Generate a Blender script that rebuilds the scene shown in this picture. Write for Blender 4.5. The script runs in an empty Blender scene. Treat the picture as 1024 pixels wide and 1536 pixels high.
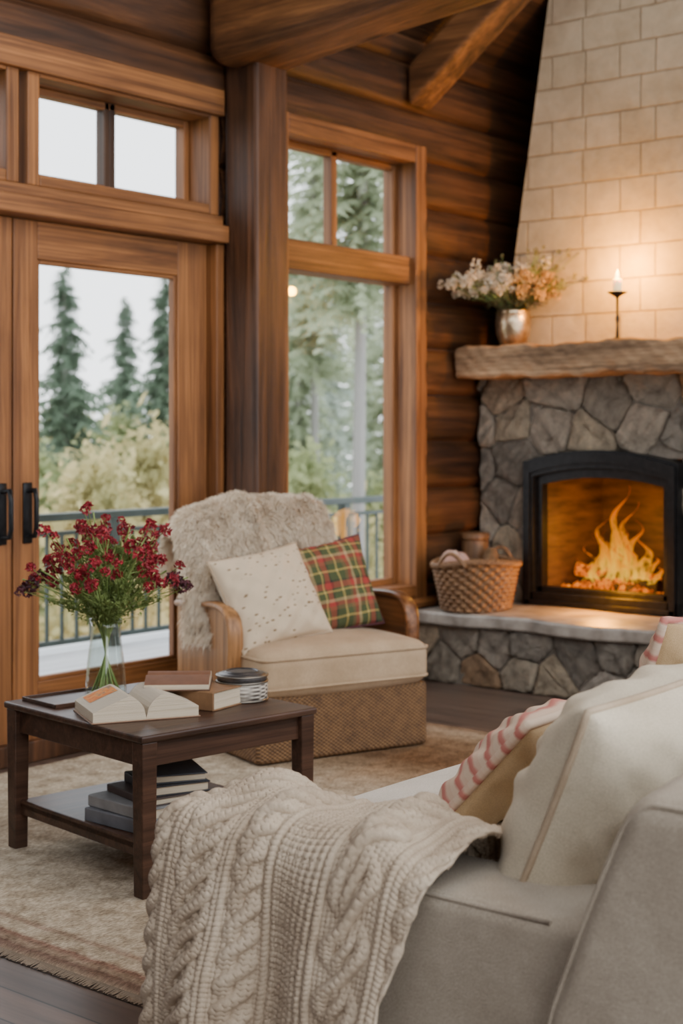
import bpy, bmesh, math, random
import numpy as np
from mathutils import Vector, Matrix, Euler
random.seed(7); rng=np.random.default_rng(7)
COL=bpy.context.scene.collection
R=math.radians

# ------------------------------------------------------------ materials
def mkmat(name):
    m=bpy.data.materials.new(name); m.use_nodes=True
    return m,m.node_tree,m.node_tree.nodes['Principled BSDF']
def nd(nt,t,ins=None,**props):
    n=nt.nodes.new(t)
    for k,v in props.items(): setattr(n,k,v)
    if ins:
        for k,v in ins.items():
            if isinstance(v,bpy.types.NodeSocket): nt.links.new(v,n.inputs[k])
            else: n.inputs[k].default_value=v
    return n
def c4(c): return (c[0],c[1],c[2],1.0)
def ramp(nt,fac,stops,interp='LINEAR'):
    n=nd(nt,'ShaderNodeValToRGB',{'Fac':fac}); cr=n.color_ramp; cr.interpolation=interp
    while len(cr.elements)>1: cr.elements.remove(cr.elements[-1])
    cr.elements[0].position=stops[0][0]; cr.elements[0].color=c4(stops[0][1])
    for p,c in stops[1:]:
        e=cr.elements.new(p); e.color=c4(c)
    return n.outputs['Color']
def coords(nt,scale=(1,1,1),kind='Object'):
    tc=nd(nt,'ShaderNodeTexCoord')
    return nd(nt,'ShaderNodeMapping',{'Vector':tc.outputs[kind],'Scale':scale}).outputs['Vector']
def noise(nt,vec,scale,detail=5,rough=.55,dist=0.):
    return nd(nt,'ShaderNodeTexNoise',{'Vector':vec,'Scale':scale,'Detail':detail,'Roughness':rough,'Distortion':dist}).outputs['Fac']
def bump(nt,b,h,strength,dist=.01,prev=None):
    n=nd(nt,'ShaderNodeBump',{'Height':h,'Strength':strength,'Distance':dist})
    if prev is not None: nt.links.new(prev,n.inputs['Normal'])
    nt.links.new(n.outputs['Normal'],b.inputs['Normal']); return n.outputs['Normal']
def pmat(name,stops,scale=5,stretch=(1,1,1),detail=6,rough=.6,bs=.2,bscale=None,bdist=.01,metal=0,dist=0,sheen=0,spec=None):
    m,nt,b=mkmat(name)
    v=coords(nt,stretch); f=noise(nt,v,scale,detail,.6,dist)
    nt.links.new(ramp(nt,f,stops),b.inputs['Base Color'])
    b.inputs['Roughness'].default_value=rough; b.inputs['Metallic'].default_value=metal
    if spec is not None: b.inputs['Specular IOR Level'].default_value=spec
    if sheen: b.inputs['Sheen Weight'].default_value=sheen
    if bs: bump(nt,b,f if bscale is None else noise(nt,coords(nt),bscale,4),bs,bdist)
    return m
def wood(name,dark,light,axis='x',rough=.5,bs=.35,k=14,spec=.4,gr=.7,knots=True):
    st={'x':(.7,k,k),'y':(k,.7,k),'z':(k,k,.7)}[axis]
    m,nt,b=mkmat(name)
    f=noise(nt,coords(nt,st),1.0,9,.65,.8); f2=noise(nt,coords(nt),1.3,3)
    st3={'x':(.5,k*5,k*5),'y':(k*5,.5,k*5),'z':(k*5,k*5,.5)}[axis]; f3=noise(nt,coords(nt,st3),1.0,4,.7)
    c=ramp(nt,f,[(.3,dark),(.5,[(a+d)/2 for a,d in zip(dark,light)]),(.68,light)])
    mx=nd(nt,'ShaderNodeMixRGB',{'Fac':.55,'Color1':c,'Color2':ramp(nt,f2,[(.3,(.35,.35,.35)),(.7,(1.15,1.15,1.15))])},blend_type='MULTIPLY')
    mx3=nd(nt,'ShaderNodeMixRGB',{'Fac':gr,'Color1':mx.outputs['Color'],'Color2':ramp(nt,f3,[(.35,(.40,.37,.34)),(.6,(1.2,1.2,1.2))])},blend_type='MULTIPLY')
    col=mx3.outputs['Color']
    if knots:
        sk={'x':(1.2,3,3),'y':(3,1.2,3),'z':(3,3,1.2)}[axis]
        vo=nd(nt,'ShaderNodeTexVoronoi',{'Vector':coords(nt,sk),'Scale':1.1})
        mk=nd(nt,'ShaderNodeMixRGB',{'Fac':1.0,'Color1':col,'Color2':ramp(nt,vo.outputs['Distance'],[(.03,(.12,.10,.08)),(.09,(.6,.56,.52)),(.14,(1,1,1))])},blend_type='MULTIPLY'); col=mk.outputs['Color']
    nt.links.new(col,b.inputs['Base Color'])
    b.inputs['Roughness'].default_value=rough; b.inputs['Specular IOR Level'].default_value=spec
    n=bump(nt,b,f,bs,.008); bump(nt,b,f3,bs*.7,.004,n); return m
def fabric(name,c1,c2,weave=260,rough=.95,bs=.4,scale=6,wf=.35):
    m,nt,b=mkmat(name); v=coords(nt)
    f=noise(nt,v,scale,6); f2=noise(nt,v,weave,2)
    mx=nd(nt,'ShaderNodeMixRGB',{'Fac':wf,'Color1':ramp(nt,f,[(.3,c1),(.7,c2)]),'Color2':ramp(nt,f2,[(.35,(.55,.55,.55)),(.65,(1.1,1.1,1.1))])},blend_type='MULTIPLY')
    nt.links.new(mx.outputs['Color'],b.inputs['Base Color'])
    b.inputs['Roughness'].default_value=rough; b.inputs['Specular IOR Level'].default_value=.15
    b.inputs['Sheen Weight'].default_value=.08
    n=bump(nt,b,f2,bs,.002); bump(nt,b,noise(nt,v,9,3),.25,.02,n); return m
def leafmat(name,stops,scale=1.5,tr=.45):
    m,nt,b=mkmat(name); out=nt.nodes['Material Output']
    c=ramp(nt,noise(nt,coords(nt),scale,6,.6),stops)
    d=nd(nt,'ShaderNodeBsdfDiffuse',{'Color':c}); t=nd(nt,'ShaderNodeBsdfTranslucent',{'Color':c})
    mx=nd(nt,'ShaderNodeMixShader',{0:tr,1:d.outputs[0],2:t.outputs[0]}); nt.links.new(mx.outputs[0],out.inputs['Surface']); return m
def emis(name,col,st):
    m,nt,b=mkmat(name); b.inputs['Base Color'].default_value=c4(col)
    b.inputs['Emission Color'].default_value=c4(col); b.inputs['Emission Strength'].default_value=st; return m

frame_d,frame_l=(.095,.033,.010),(.43,.175,.055)
M_fx=wood('frame_wood_x',frame_d,frame_l,'x',knots=False); M_fz=wood('frame_wood_z',frame_d,frame_l,'z',knots=False)
M_log=wood('log_wall_wood',(.010,.004,.0015),(.14,.053,.017),'x',.5,1.0,9)
M_ceil=wood('ceiling_wood',(.014,.006,.0025),(.11,.044,.015),'x',.6,.5,7)
M_post=wood('post_wood',(.014,.0055,.0025),(.17,.068,.026),'z',.5,1.0,9)
M_beam=wood('beam_wood',(.025,.010,.004),(.28,.12,.042),'y',.55,.9,8)
M_table=wood('walnut_wood',(.030,.014,.008),(.13,.062,.036),'x',.42,.15,20,.4,.5,False)
M_mantel=wood('mantel_wood',(.10,.052,.026),(.56,.35,.19),'y',.75,1.0,11)
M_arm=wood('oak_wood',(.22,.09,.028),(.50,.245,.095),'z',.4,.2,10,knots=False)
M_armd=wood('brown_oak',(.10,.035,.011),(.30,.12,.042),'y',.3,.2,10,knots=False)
M_black=pmat('black_iron',[(.3,(.008,.008,.009)),(.7,(.02,.02,.021))],30,rough=.4,bs=.1,metal=.6)
M_rail=pmat('railing_paint',[(.3,(.035,.055,.048)),(.7,(.06,.085,.075))],8,rough=.5,bs=.05)
M_sofa=fabric('sofa_linen',(.35,.285,.212),(.46,.385,.295),380,bs=.8,wf=.7)
M_seatf=fabric('seat_linen',(.60,.54,.46),(.70,.64,.55),300)
M_chair=fabric('armchair_linen',(.43,.30,.18),(.55,.40,.255),300)
M_cream=fabric('cream_canvas',(.54,.45,.32),(.65,.555,.41),350,bs=.3,wf=.45)
M_pipe=fabric('cream_piping',(.40,.29,.185),(.52,.40,.28),500)
M_tan=fabric('tan_canvas',(.40,.26,.13),(.53,.37,.20),350)
M_knit=fabric('cream_wool',(.44,.335,.235),(.59,.475,.35),420,bs=.5,scale=9)
M_fur=fabric('sheepskin_wool',(.68,.55,.40),(.92,.80,.63),200,scale=12)
M_paper=pmat('book_paper',[(.3,(.50,.39,.26)),(.7,(.70,.60,.45))],1.2,(1,1,220),rough=.9,bs=.4)
def glass_mat(name,tint=(.97,.985,.98),f0=.05,k=.8):
    m,nt,b=mkmat(name); out=nt.nodes['Material Output']
    t=nd(nt,'ShaderNodeBsdfTransparent',{'Color':c4(tint)}); g=nd(nt,'ShaderNodeBsdfGlossy',{'Roughness':.02})
    lw=nd(nt,'ShaderNodeLayerWeight',{'Blend':.5})
    p=nd(nt,'ShaderNodeMath',{0:lw.outputs['Facing'],1:4.0},operation='POWER')
    mm=nd(nt,'ShaderNodeMath',{0:p.outputs[0],1:k},operation='MULTIPLY_ADD'); mm.inputs[2].default_value=f0
    mx=nd(nt,'ShaderNodeMixShader',{0:mm.outputs[0],1:t.outputs[0],2:g.outputs[0]})
    nt.links.new(mx.outputs[0],out.inputs['Surface']); return m
M_pane=glass_mat('window_glass',f0=.02,k=.5)
M_vglass=glass_mat('vase_glass',(.92,.95,.935),.07,.9)
def stone_mat():
    m,nt,b=mkmat('field_stone')
    at=nd(nt,'ShaderNodeAttribute',attribute_name='Col'); v=coords(nt)
    f=noise(nt,v,9,12,.78,.5); f2=noise(nt,v,50,6,.7); f0=noise(nt,v,3.5,3,.5)
    mx=nd(nt,'ShaderNodeMixRGB',{'Fac':.95,'Color1':at.outputs['Color'],'Color2':ramp(nt,f,[(.3,(.38,.35,.32)),(.5,(.95,.91,.86)),(.70,(1.5,1.42,1.28))])},blend_type='MULTIPLY')
    nt.links.new(mx.outputs['Color'],b.inputs['Base Color']); b.inputs['Roughness'].default_value=.88
    n=bump(nt,b,f0,.7,.08); n=bump(nt,b,f,1.0,.07,n); bump(nt,b,f2,.8,.012,n); return m
M_stone=stone_mat()
M_mortar=pmat('mortar',[(.3,(.12,.098,.075)),(.7,(.25,.21,.165))],20,rough=.95,bs=.5)
M_slab=pmat('hearth_slab_stone',[(.3,(.19,.16,.13)),(.55,(.36,.315,.265)),(.75,(.50,.45,.39))],7,detail=10,rough=.42,bs=.4,bdist=.012)
def brick_mat():
    m,nt,b=mkmat('limewashed_block')
    tc=nd(nt,'ShaderNodeTexCoord'); s=nd(nt,'ShaderNodeSeparateXYZ',{0:tc.outputs['Object']})
    v=nd(nt,'ShaderNodeCombineXYZ',{0:s.outputs[1],1:s.outputs[2],2:0.0}).outputs[0]
    wob=nd(nt,'ShaderNodeTexNoise',{'Vector':tc.outputs['Object'],'Scale':7.,'Detail':3.})
    wv=nd(nt,'ShaderNodeVectorMath',{0:wob.outputs['Color'],1:(.010,.010,0)},operation='MULTIPLY'); va=nd(nt,'ShaderNodeVectorMath',{0:v,1:wv.outputs[0]},operation='ADD').outputs[0]
    br=nd(nt,'ShaderNodeTexBrick',{'Vector':va,'Color1':c4((.52,.43,.30)),'Color2':c4((.58,.485,.35)),'Mortar':c4((.38,.295,.19)),'Scale':1.0,'Mortar Size':.006,'Mortar Smooth':.8,'Bias':0.,'Brick Width':.37,'Row Height':.19},offset=.42,squash=.6,squash_frequency=2)
    f=noise(nt,coords(nt),14,8,.65); f3=noise(nt,coords(nt),2.5,3)
    mx=nd(nt,'ShaderNodeMixRGB',{'Fac':.7,'Color1':br.outputs['Color'],'Color2':ramp(nt,f,[(.3,(.78,.75,.71)),(.7,(1.08,1.06,1.04))])},blend_type='MULTIPLY')
    mx2=nd(nt,'ShaderNodeMixRGB',{'Fac':.6,'Color1':mx.outputs['Color'],'Color2':ramp(nt,f3,[(.35,(.78,.74,.68)),(.65,(1.08,1.06,1.04))])},blend_type='MULTIPLY')
    nt.links.new(mx2.outputs['Color'],b.inputs['Base Color']); b.inputs['Roughness'].default_value=.85
    inv=nd(nt,'ShaderNodeMath',{0:1.0,1:br.outputs['Fac']},operation='SUBTRACT')
    n=bump(nt,b,inv.outputs[0],.8,.013); bump(nt,b,f,.5,.014,n); return m
M_brick=brick_mat()
def floor_mat():
    m,nt,b=mkmat('floor_planks')
    tc=nd(nt,'ShaderNodeTexCoord'); s=nd(nt,'ShaderNodeSeparateXYZ',{0:tc.outputs['Object']})
    v=nd(nt,'ShaderNodeCombineXYZ',{0:s.outputs[1],1:s.outputs[0],2:0.0}).outputs[0]
    br=nd(nt,'ShaderNodeTexBrick',{'Vector':v,'Color1':c4((.060,.042,.033)),'Color2':c4((.13,.088,.066)),'Mortar':c4((.012,.01,.009)),'Scale':1.0,'Mortar Size':.003,'Brick Width':1.6,'Row Height':.13})
    f=noise(nt,coords(nt,(14,1,1)),1.5,9,.65,.6)
    mx=nd(nt,'ShaderNodeMixRGB',{'Fac':.8,'Color1':br.outputs['Color'],'Color2':ramp(nt,f,[(.3,(.5,.5,.5)),(.7,(1.5,1.45,1.4))])},blend_type='MULTIPLY')
    nt.links.new(mx.outputs['Color'],b.inputs['Base Color']); b.inputs['Roughness'].default_value=.30
    bump(nt,b,f,.15,.004); return m
M_floor=floor_mat()
def rug_mat():
    m,nt,b=mkmat('woven_rug')
    tc=nd(nt,'ShaderNodeTexCoord'); s=nd(nt,'ShaderNodeSeparateXYZ',{0:tc.outputs['Object']})
    f=noise(nt,coords(nt),11,8,.72); 
    x=nd(nt,'ShaderNodeMath',{0:f,1:.05},operation='MULTIPLY_ADD'); x.inputs[2].default_value=-.025
    xs=nd(nt,'ShaderNodeMath',{0:s.outputs[0],1:x.outputs[0]},operation='ADD')
    mr=nd(nt,'ShaderNodeMapRange',{'Value':xs.outputs[0],'From Min':0.,'From Max':3.25})
    cream=(.45,.375,.28); tan=(.35,.28,.20); br=(.17,.10,.055); rd=(.24,.135,.10)
    c=ramp(nt,mr.outputs[0],[(0,tan),(.010,(.15,.085,.065)),(.018,(.30,.23,.165)),(.027,rd),(.033,cream),(.048,cream),(.052,(.28,.19,.14)),(.060,cream),(.60,cream),(.70,(.33,.24,.155)),(.78,br),(.90,(.22,.145,.085)),(.96,tan),(1,br)])
    dx=nd(nt,'ShaderNodeMath',{0:s.outputs[0],1:s.outputs[1]},operation='ADD'); dy=nd(nt,'ShaderNodeMath',{0:s.outputs[0],1:s.outputs[1]},operation='SUBTRACT')
    sa=nd(nt,'ShaderNodeMath',{0:nd(nt,'ShaderNodeMath',{0:dx.outputs[0],1:22.},operation='MULTIPLY').outputs[0]},operation='SINE'); sb=nd(nt,'ShaderNodeMath',{0:nd(nt,'ShaderNodeMath',{0:dy.outputs[0],1:22.},operation='MULTIPLY').outputs[0]},operation='SINE')
    lat=nd(nt,'ShaderNodeMath',{0:sa.outputs[0],1:sb.outputs[0]},operation='MULTIPLY')
    f2=noise(nt,coords(nt,(1,2.5,1)),60,4,.75)
    mx=nd(nt,'ShaderNodeMixRGB',{'Fac':.9,'Color1':c,'Color2':ramp(nt,f2,[(.32,(.46,.43,.40)),(.62,(1.25,1.23,1.2))])},blend_type='MULTIPLY')
    mx1=nd(nt,'ShaderNodeMixRGB',{'Fac':.6,'Color1':mx.outputs['Color'],'Color2':ramp(nt,lat.outputs[0],[(.0,(1.05,1.05,1.05)),(.35,(.78,.74,.69)),(.6,(1.0,1.0,1.0))])},blend_type='MULTIPLY')
    mx2=nd(nt,'ShaderNodeMixRGB',{'Fac':.8,'Color1':mx1.outputs['Color'],'Color2':ramp(nt,f,[(.38,(.62,.58,.53)),(.56,(1.12,1.12,1.12))])},blend_type='MULTIPLY')
    nt.links.new(mx2.outputs['Color'],b.inputs['Base Color']); b.inputs['Roughness'].default_value=.97
    b.inputs['Specular IOR Level'].default_value=.1
    bump(nt,b,f2,.5,.004); return m
M_rug=rug_mat()
def woven_mat(name,c1,c2,sx=90,sz=60):
    m,nt,b=mkmat(name)
    tc=nd(nt,'ShaderNodeTexCoord'); s=nd(nt,'ShaderNodeSeparateXYZ',{0:tc.outputs['Object']})
    xy=nd(nt,'ShaderNodeMath',{0:s.outputs[0],1:s.outputs[1]},operation='ADD')
    a=nd(nt,'ShaderNodeMath',{0:xy.outputs[0],1:float(sx*3.1)},operation='MULTIPLY'); z=nd(nt,'ShaderNodeMath',{0:s.outputs[2],1:float(sz*6.28)},operation='MULTIPLY')
    sa=nd(nt,'ShaderNodeMath',{0:a.outputs[0]},operation='SINE'); sz_=nd(nt,'ShaderNodeMath',{0:z.outputs[0]},operation='SINE')
    p=nd(nt,'ShaderNodeMath',{0:sa.outputs[0],1:sz_.outputs[0]},operation='MULTIPLY')
    q=nd(nt,'ShaderNodeMath',{0:p.outputs[0],1:.5},operation='MULTIPLY_ADD'); q.inputs[2].default_value=.5
    f=noise(nt,coords(nt),30,5)
    mm=nd(nt,'ShaderNodeMath',{0:q.outputs[0],1:f},operation='MULTIPLY')
    nt.links.new(ramp(nt,mm.outputs[0],[(.05,c1),(.45,c2)]),b.inputs['Base Color']); b.inputs['Roughness'].default_value=.7
    bump(nt,b,q.outputs[0],.7,.006); return m
M_wick=woven_mat('woven_skirt',(.055,.025,.010),(.28,.145,.055),85,62)
M_bask=pmat('basket_willow',[(.3,(.07,.032,.013)),(.5,(.20,.10,.042)),(.7,(.36,.20,.09))],6,(6,6,25),rough=.5,bs=.4)

# ------------------------------------------------------------ mesh builder
class MB:
    def __init__(s): s.v=[]; s.f=[]; s.m=[]; s.c=[]
    def add(s,verts,faces,mat=0,col=(1,1,1)):
        o=len(s.v); s.v.extend([tuple(map(float,p)) for p in verts]); s.f.extend([tuple(int(i)+o for i in f) for f in faces])
        s.m.extend([mat]*len(faces)); s.c.extend([col]*len(verts)); return s
    def grid(s,P,cu=False,cv=False,mat=0,col=(1,1,1)):
        n,m=P.shape[:2]; idx=np.arange(n*m).reshape(n,m)
        if cu: idx=np.vstack([idx,idx[:1]])
        if cv: idx=np.hstack([idx,idx[:,:1]])
        f=np.stack([idx[:-1,:-1],idx[1:,:-1],idx[1:,1:],idx[:-1,1:]],-1).reshape(-1,4)
        return s.add(P.reshape(-1,3).tolist(),f.tolist(),mat,col)
    def box(s,x0,x1,y0,y1,z0,z1,bev=.004,mat=0,col=(1,1,1),fn=None):
        bm=bmesh.new(); bmesh.ops.create_cube(bm,size=1)
        for v in bm.verts: v.co=Vector(((x0+x1)/2+v.co.x*(x1-x0),(y0+y1)/2+v.co.y*(y1-y0),(z0+z1)/2+v.co.z*(z1-z0)))
        if bev: bmesh.ops.bevel(bm,geom=list(bm.edges),offset=bev,segments=2,profile=.5,affect='EDGES')
        bm.verts.index_update()
        vs=[fn(v.co) if fn else v.co[:] for v in bm.verts]
        s.add(vs,[[v.index for v in f.verts] for f in bm.faces],mat,col); bm.free(); return s
    def tube(s,pts,r,seg=8,mat=0,closed=False,cap=True,flat=1.0,col=(1,1,1)):
        pts=[Vector(p) for p in pts]; n=len(pts); rr=r if hasattr(r,'__len__') else [r]*n
        up=Vector((0,0,1)); rings=[]
        prev=None
        for i,p in enumerate(pts):
            if closed: t=(pts[(i+1)%n]-pts[i-1])
            else: t=pts[min(i+1,n-1)]-pts[max(i-1,0)]
            t.normalize()
            if prev is None:
                a=up if abs(t.z)<.9 else Vector((1,0,0)); nx=t.cross(a).normalized()
            else:
                nx=(prev-t*prev.dot(t)).normalized()
            prev=nx; ny=t.cross(nx)
            rings.append([p+nx*math.cos(2*math.pi*k/seg)*rr[i]+ny*math.sin(2*math.pi*k/seg)*rr[i]*flat for k in range(seg)])
        P=np.array([[v[:] for v in rg] for rg in rings]); s.grid(P,cu=closed,cv=True,mat=mat,col=col)
        if cap and not closed:
            o=len(s.v)-n*seg; s.f.append(tuple(range(o,o+seg))[::-1]); s.f.append(tuple(range(o+(n-1)*seg,o+n*seg))); s.m+= [mat,mat]
        return s
    def lathe(s,prof,seg=32,mat=0,c=(0,0,0),col=(1,1,1)):
        th=np.linspace(0,2*math.pi,seg,endpoint=False); pr=np.array(prof)
        P=np.stack([c[0]+pr[:,0:1]*np.cos(th),c[1]+pr[:,0:1]*np.sin(th),c[2]+pr[:,1:2]+0*th],-1)
        return s.grid(P,cv=True,mat=mat,col=col)
    def rbox(s,x0,x1,y0,y1,z0,z1,r=.04,puff=0,mat=0,fn=None,nm=12):
        c=np.array([(x0+x1)/2,(y0+y1)/2,(z0+z1)/2]); h=np.array([(x1-x0)/2,(y1-y0)/2,(z1-z0)/2]); r=min(r,h.min()*.98)
        ax=[np.concatenate([np.linspace(-a,-a+r,6)[:-1],np.linspace(-a+r,a-r,nm),np.linspace(a-r,a,6)[1:]]) for a in h]
        for k in range(3):
            i,j=(k+1)%3,(k+2)%3
            for sg in (-1,1):
                A,B=np.meshgrid(ax[i],ax[j],indexing='ij'); P=np.zeros(A.shape+(3,)); P[...,i]=A; P[...,j]=B; P[...,k]=sg*h[k]
                q=np.clip(P,-(h-r),h-r); d=P-q; L=np.linalg.norm(d,axis=-1,keepdims=True); P=q+r*d/np.maximum(L,1e-9)
                if puff:
                    w=np.clip(1-(P[...,0]/h[0])**2,0,1)**.7*np.clip(1-(P[...,1]/h[1])**2,0,1)**.7
                    P[...,2]+=puff*w*np.sign(P[...,2])*np.clip(np.abs(P[...,2])/h[2],0,1)
                P=P+c
                if fn: P=fn(P)
                if sg<0: P=P[::-1]
                s.grid(P,mat=mat)
        return s
    def obj(s,name,mats,parent=None,loc=(0,0,0),rot=(0,0,0),smooth=True,merge=0,scale=None):
        me=bpy.data.meshes.new(name); me.from_pydata(s.v,[],s.f)
        for m in mats: me.materials.append(m)
        me.polygons.foreach_set('material_index',s.m)
        if smooth: me.polygons.foreach_set('use_smooth',[True]*len(s.f))
        ca=me.color_attributes.new('Col','FLOAT_COLOR','POINT')
        ca.data.foreach_set('color',np.hstack([np.array(s.c,dtype=float).reshape(-1,3),np.ones((len(s.c),1))]).ravel())
        me.update()
        o=bpy.data.objects.new(name,me); COL.objects.link(o); o.location=loc; o.rotation_euler=rot
        if scale: o.scale=scale
        if parent: o.parent=parent
        return o
def tag(o,label,cat,group=None,kind=None):
    o['label']=label; o['category']=cat
    if group: o['group']=group
    if kind: o['kind']=kind
    return o
def struct(o,label,cat): return tag(o,label,cat,None,'structure')
def thing(name,label,cat,loc=(0,0,0),rot=(0,0,0),group=None):
    e=bpy.data.objects.new(name,None); e.empty_display_size=.1; COL.objects.link(e); e.location=loc; e.rotation_euler=rot
    return tag(e,label,cat,group)
def copy_thing(root,loc,rot,scale=None):
    r=root.copy(); COL.objects.link(r); r.location=loc; r.rotation_euler=rot
    if scale: r.scale=scale
    for ch in root.children:
        c=ch.copy(); COL.objects.link(c); c.parent=r
    return r
def smoothpath(pts,it=3):
    p=np.array(pts,float)
    for _ in range(it):
        q=.75*p[:-1]+.25*p[1:]; w=.25*p[:-1]+.75*p[1:]
        p=np.vstack([p[:1],np.stack([q,w],1).reshape(-1,p.shape[1]),p[-1:]])
    return p
def resample(p,n):
    d=np.r_[0,np.cumsum(np.linalg.norm(np.diff(p,axis=0),axis=1))]; t=np.linspace(0,d[-1],n)
    return np.stack([np.interp(t,d,p[:,k]) for k in range(p.shape[1])],1),t
def site(right,ahead): return (.6307*right+.776*ahead,-.776*right+.6307*ahead)

# ------------------------------------------------------------ room shell
WY=5.0
mb=MB(); mb.box(-2.2,8.4,-2.2,5.2,-.1,0,0); struct(mb.obj('floor',[M_floor],smooth=False),'dark stained wood plank floor','floor')
def logs(mb,u0,u1,z0,z1,hh=.27,y=WY,bul=.06):
    k0=math.floor(z0/hh)
    z=k0*hh
    while z<z1-1e-6:
        a,b=max(z,z0),min(z+hh,z1)
        if b-a>.004:
            ph=np.linspace(0,1,15); zz=z+ph*hh; bb=bul*np.sin(np.pi*ph)**.38
            msk=(zz>=a-1e-6)&(zz<=b+1e-6); Z=zz[msk]; B=bb[msk]
            if len(Z)>1:
                xs=np.linspace(u0,u1,max(3,int((u1-u0)/.12)+2))
                P=np.zeros((len(xs),len(Z),3)); P[...,0]=xs[:,None]; P[...,1]=y-B[None,:]*(1-.10*np.abs(np.sin(xs[:,None]*5+Z[None,:]*23))); P[...,2]=Z[None,:]
                mb.grid(P)
        z+=hh
    mb.box(u0,u1,y-.002,y+.2,z0,z1,0)
mb=MB()
for seg in [(-2.2,2.70,0,3.7),(2.70,5.17,2.985,3.7),(5.17,5.56,0,3.7),(5.56,6.86,0,.46),(5.56,6.86,3.045,3.7),(6.86,8.3,0,3.7)]: logs(mb,*seg)
struct(mb.obj('wall_north',[M_log]),'dark brown horizontal log wall with windows','wall')
mb=MB(); mb.box(8.2,8.4,-2.2,5.2,0,6.5,0); struct(mb.obj('wall_east',[M_log],smooth=False),'dark log wall behind the stone fireplace','wall')
mb=MB(); mb.box(-2.2,-2.0,-2.2,5.2,0,3.6,0); struct(mb.obj('wall_west',[M_log],smooth=False),'dark timber wall','wall')
CZ,CS=3.60,.75
mb=MB(); nb=34; bw=.2; ca=math.atan(CS)
for k in range(nb):
    s0=k*bw; s1=s0+bw-.006
    def pt(s,t,x): return (x,5.2-s*math.cos(ca), CZ-.15+s*math.sin(ca)+t)
    v=[pt(s0,0,-2.2),pt(s1,0,-2.2),pt(s1,0,8.4),pt(s0,0,8.4),pt(s0,.05,-2.2),pt(s1,.05,-2.2),pt(s1,.05,8.4),pt(s0,.05,8.4)]
    mb.add(v,[(0,1,2,3),(7,6,5,4),(0,4,5,1),(1,5,6,2),(2,6,7,3),(3,7,4,0)])
mb.add([(-2.2,5.2,CZ-.08),(8.4,5.2,CZ-.08),(8.4,5.2-nb*bw*math.cos(ca),CZ-.08+nb*bw*math.sin(ca)),(-2.2,5.2-nb*bw*math.cos(ca),CZ-.08+nb*bw*math.sin(ca))],[(0,1,2,3)])
struct(mb.obj('ceiling',[M_ceil],smooth=False),'sloping ceiling of dark wood boards','ceiling')
mb=MB(); mb.box(5.165,5.395,4.72,4.93,0,3.3,.018)
tag(mb.obj('timber_post',[M_post],smooth=False),'dark rough-sawn square timber post beside the doors','post')
mb=MB(); mb.rbox(5.0,5.46,1.0,4.93,3.14,3.58,.10,fn=lambda P:np.stack([P[...,0]+.012*np.sin(P[...,1]*4),P[...,1],P[...,2]+(5-P[...,1])*.10],-1),nm=24)
tag(mb.obj('ceiling_beam',[M_beam]),'thick hewn timber beam resting on the post','beam')
for i,x in enumerate([6.76,3.3]):
    mb=MB(); L=4.5; mb.rbox(x-.11,x+.11,0,L,-.10,.10,.03,fn=lambda P:np.stack([P[...,0],4.93-P[...,1]*math.cos(ca),CZ-.24+P[...,1]*math.sin(ca)+P[...,2]*1.2],-1))
    tag(mb.obj('ceiling_rafter',[M_beam]),'sloping timber rafter under the board ceiling','rafter','roof rafters')
def trim(i,items,label,mats=None):
    mb=MB()
    for it in items: mb.box(*it[:6],.006,it[6] if len(it)>6 else 0)
    return struct(mb.obj('trim_%d'%i,mats or [M_fx,M_fz],smooth=False),label,'trim')
trim(1,[(2.6,5.16,4.89,5.15,2.318,2.40),(2.6,5.16,4.93,5.15,2.40,2.452)],'orange-brown wood ledge above the doors')
trim(2,[(2.6,5.16,4.92,5.0,2.935,3.06)],'wide wood head trim above the transom windows')
trim(3,[(5.118,5.172,4.935,5.12,0,2.315,1)],'wood door casing')
mb=MB(); mb.box(-2,2.70,4.925,5.0,0,.12,.004); mb.box(2.7,5.115,4.955,5.0,0,.09,.006); mb.box(2.7,5.115,5.0,5.1,0,.028,.004); struct(mb.obj('baseboard_north',[M_post],smooth=False),'dark wood baseboard','baseboard')
M_fdark=wood('dark_mullion',(.03,.014,.007),(.10,.045,.02),'z',knots=False)
def window(i,u0,u1,z0,z1,fw,sw,rails,mulls,label):
    mb=MB(); a,b=4.95,5.19
    mb.box(u0,u0+fw,a,b,z0,z1,.006,1); mb.box(u1-fw,u1,a,b,z0,z1,.006,1)
    mb.box(u0+fw,u1-fw,a,b,z1-fw,z1,.006,0); mb.box(u0+fw,u1-fw,a,b,z0,z0+fw*.75,.006,0)
    x0,x1,y0,y1=u0+fw,u1-fw,5.09,5.15; zb,zt=z0+fw*.75,z1-fw
    mb.box(x0,x0+sw,y0,y1,zb,zt,.005,1); mb.box(x1-sw,x1,y0,y1,zb,zt,.005,1)
    mb.box(x0+sw,x1-sw,y0,y1,zt-sw,zt,.005,0); mb.box(x0+sw,x1-sw,y0,y1,zb,zb+sw,.005,0)
    for za,zc in rails: mb.box(x0,x1,4.99,5.16,za,zc,.006,0)
    for mu,mw,za,zc,mm in mulls: mb.box(mu-mw/2,mu+mw/2,y0,y1,za,zc,.004,mm)
    o=struct(mb.obj('window_%d'%i,[M_fx,M_fz,M_fdark],smooth=False),label,'window')
    g=MB(); g.add([(x0+.01,5.12,zb+.01),(x1-.01,5.12,zb+.01),(x1-.01,5.12,zt-.01),(x0+.01,5.12,zt-.01)],[(0,1,2,3)]); g.obj('window_pane',[M_pane],parent=o,smooth=False)
window(1,3.985,5.15,2.455,2.985,.065,.035,[],[(4.555,.03,2.503,2.922,2),(4.588,.036,2.503,2.922,2)],'wide wood-framed transom window above the glass door')
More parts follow.
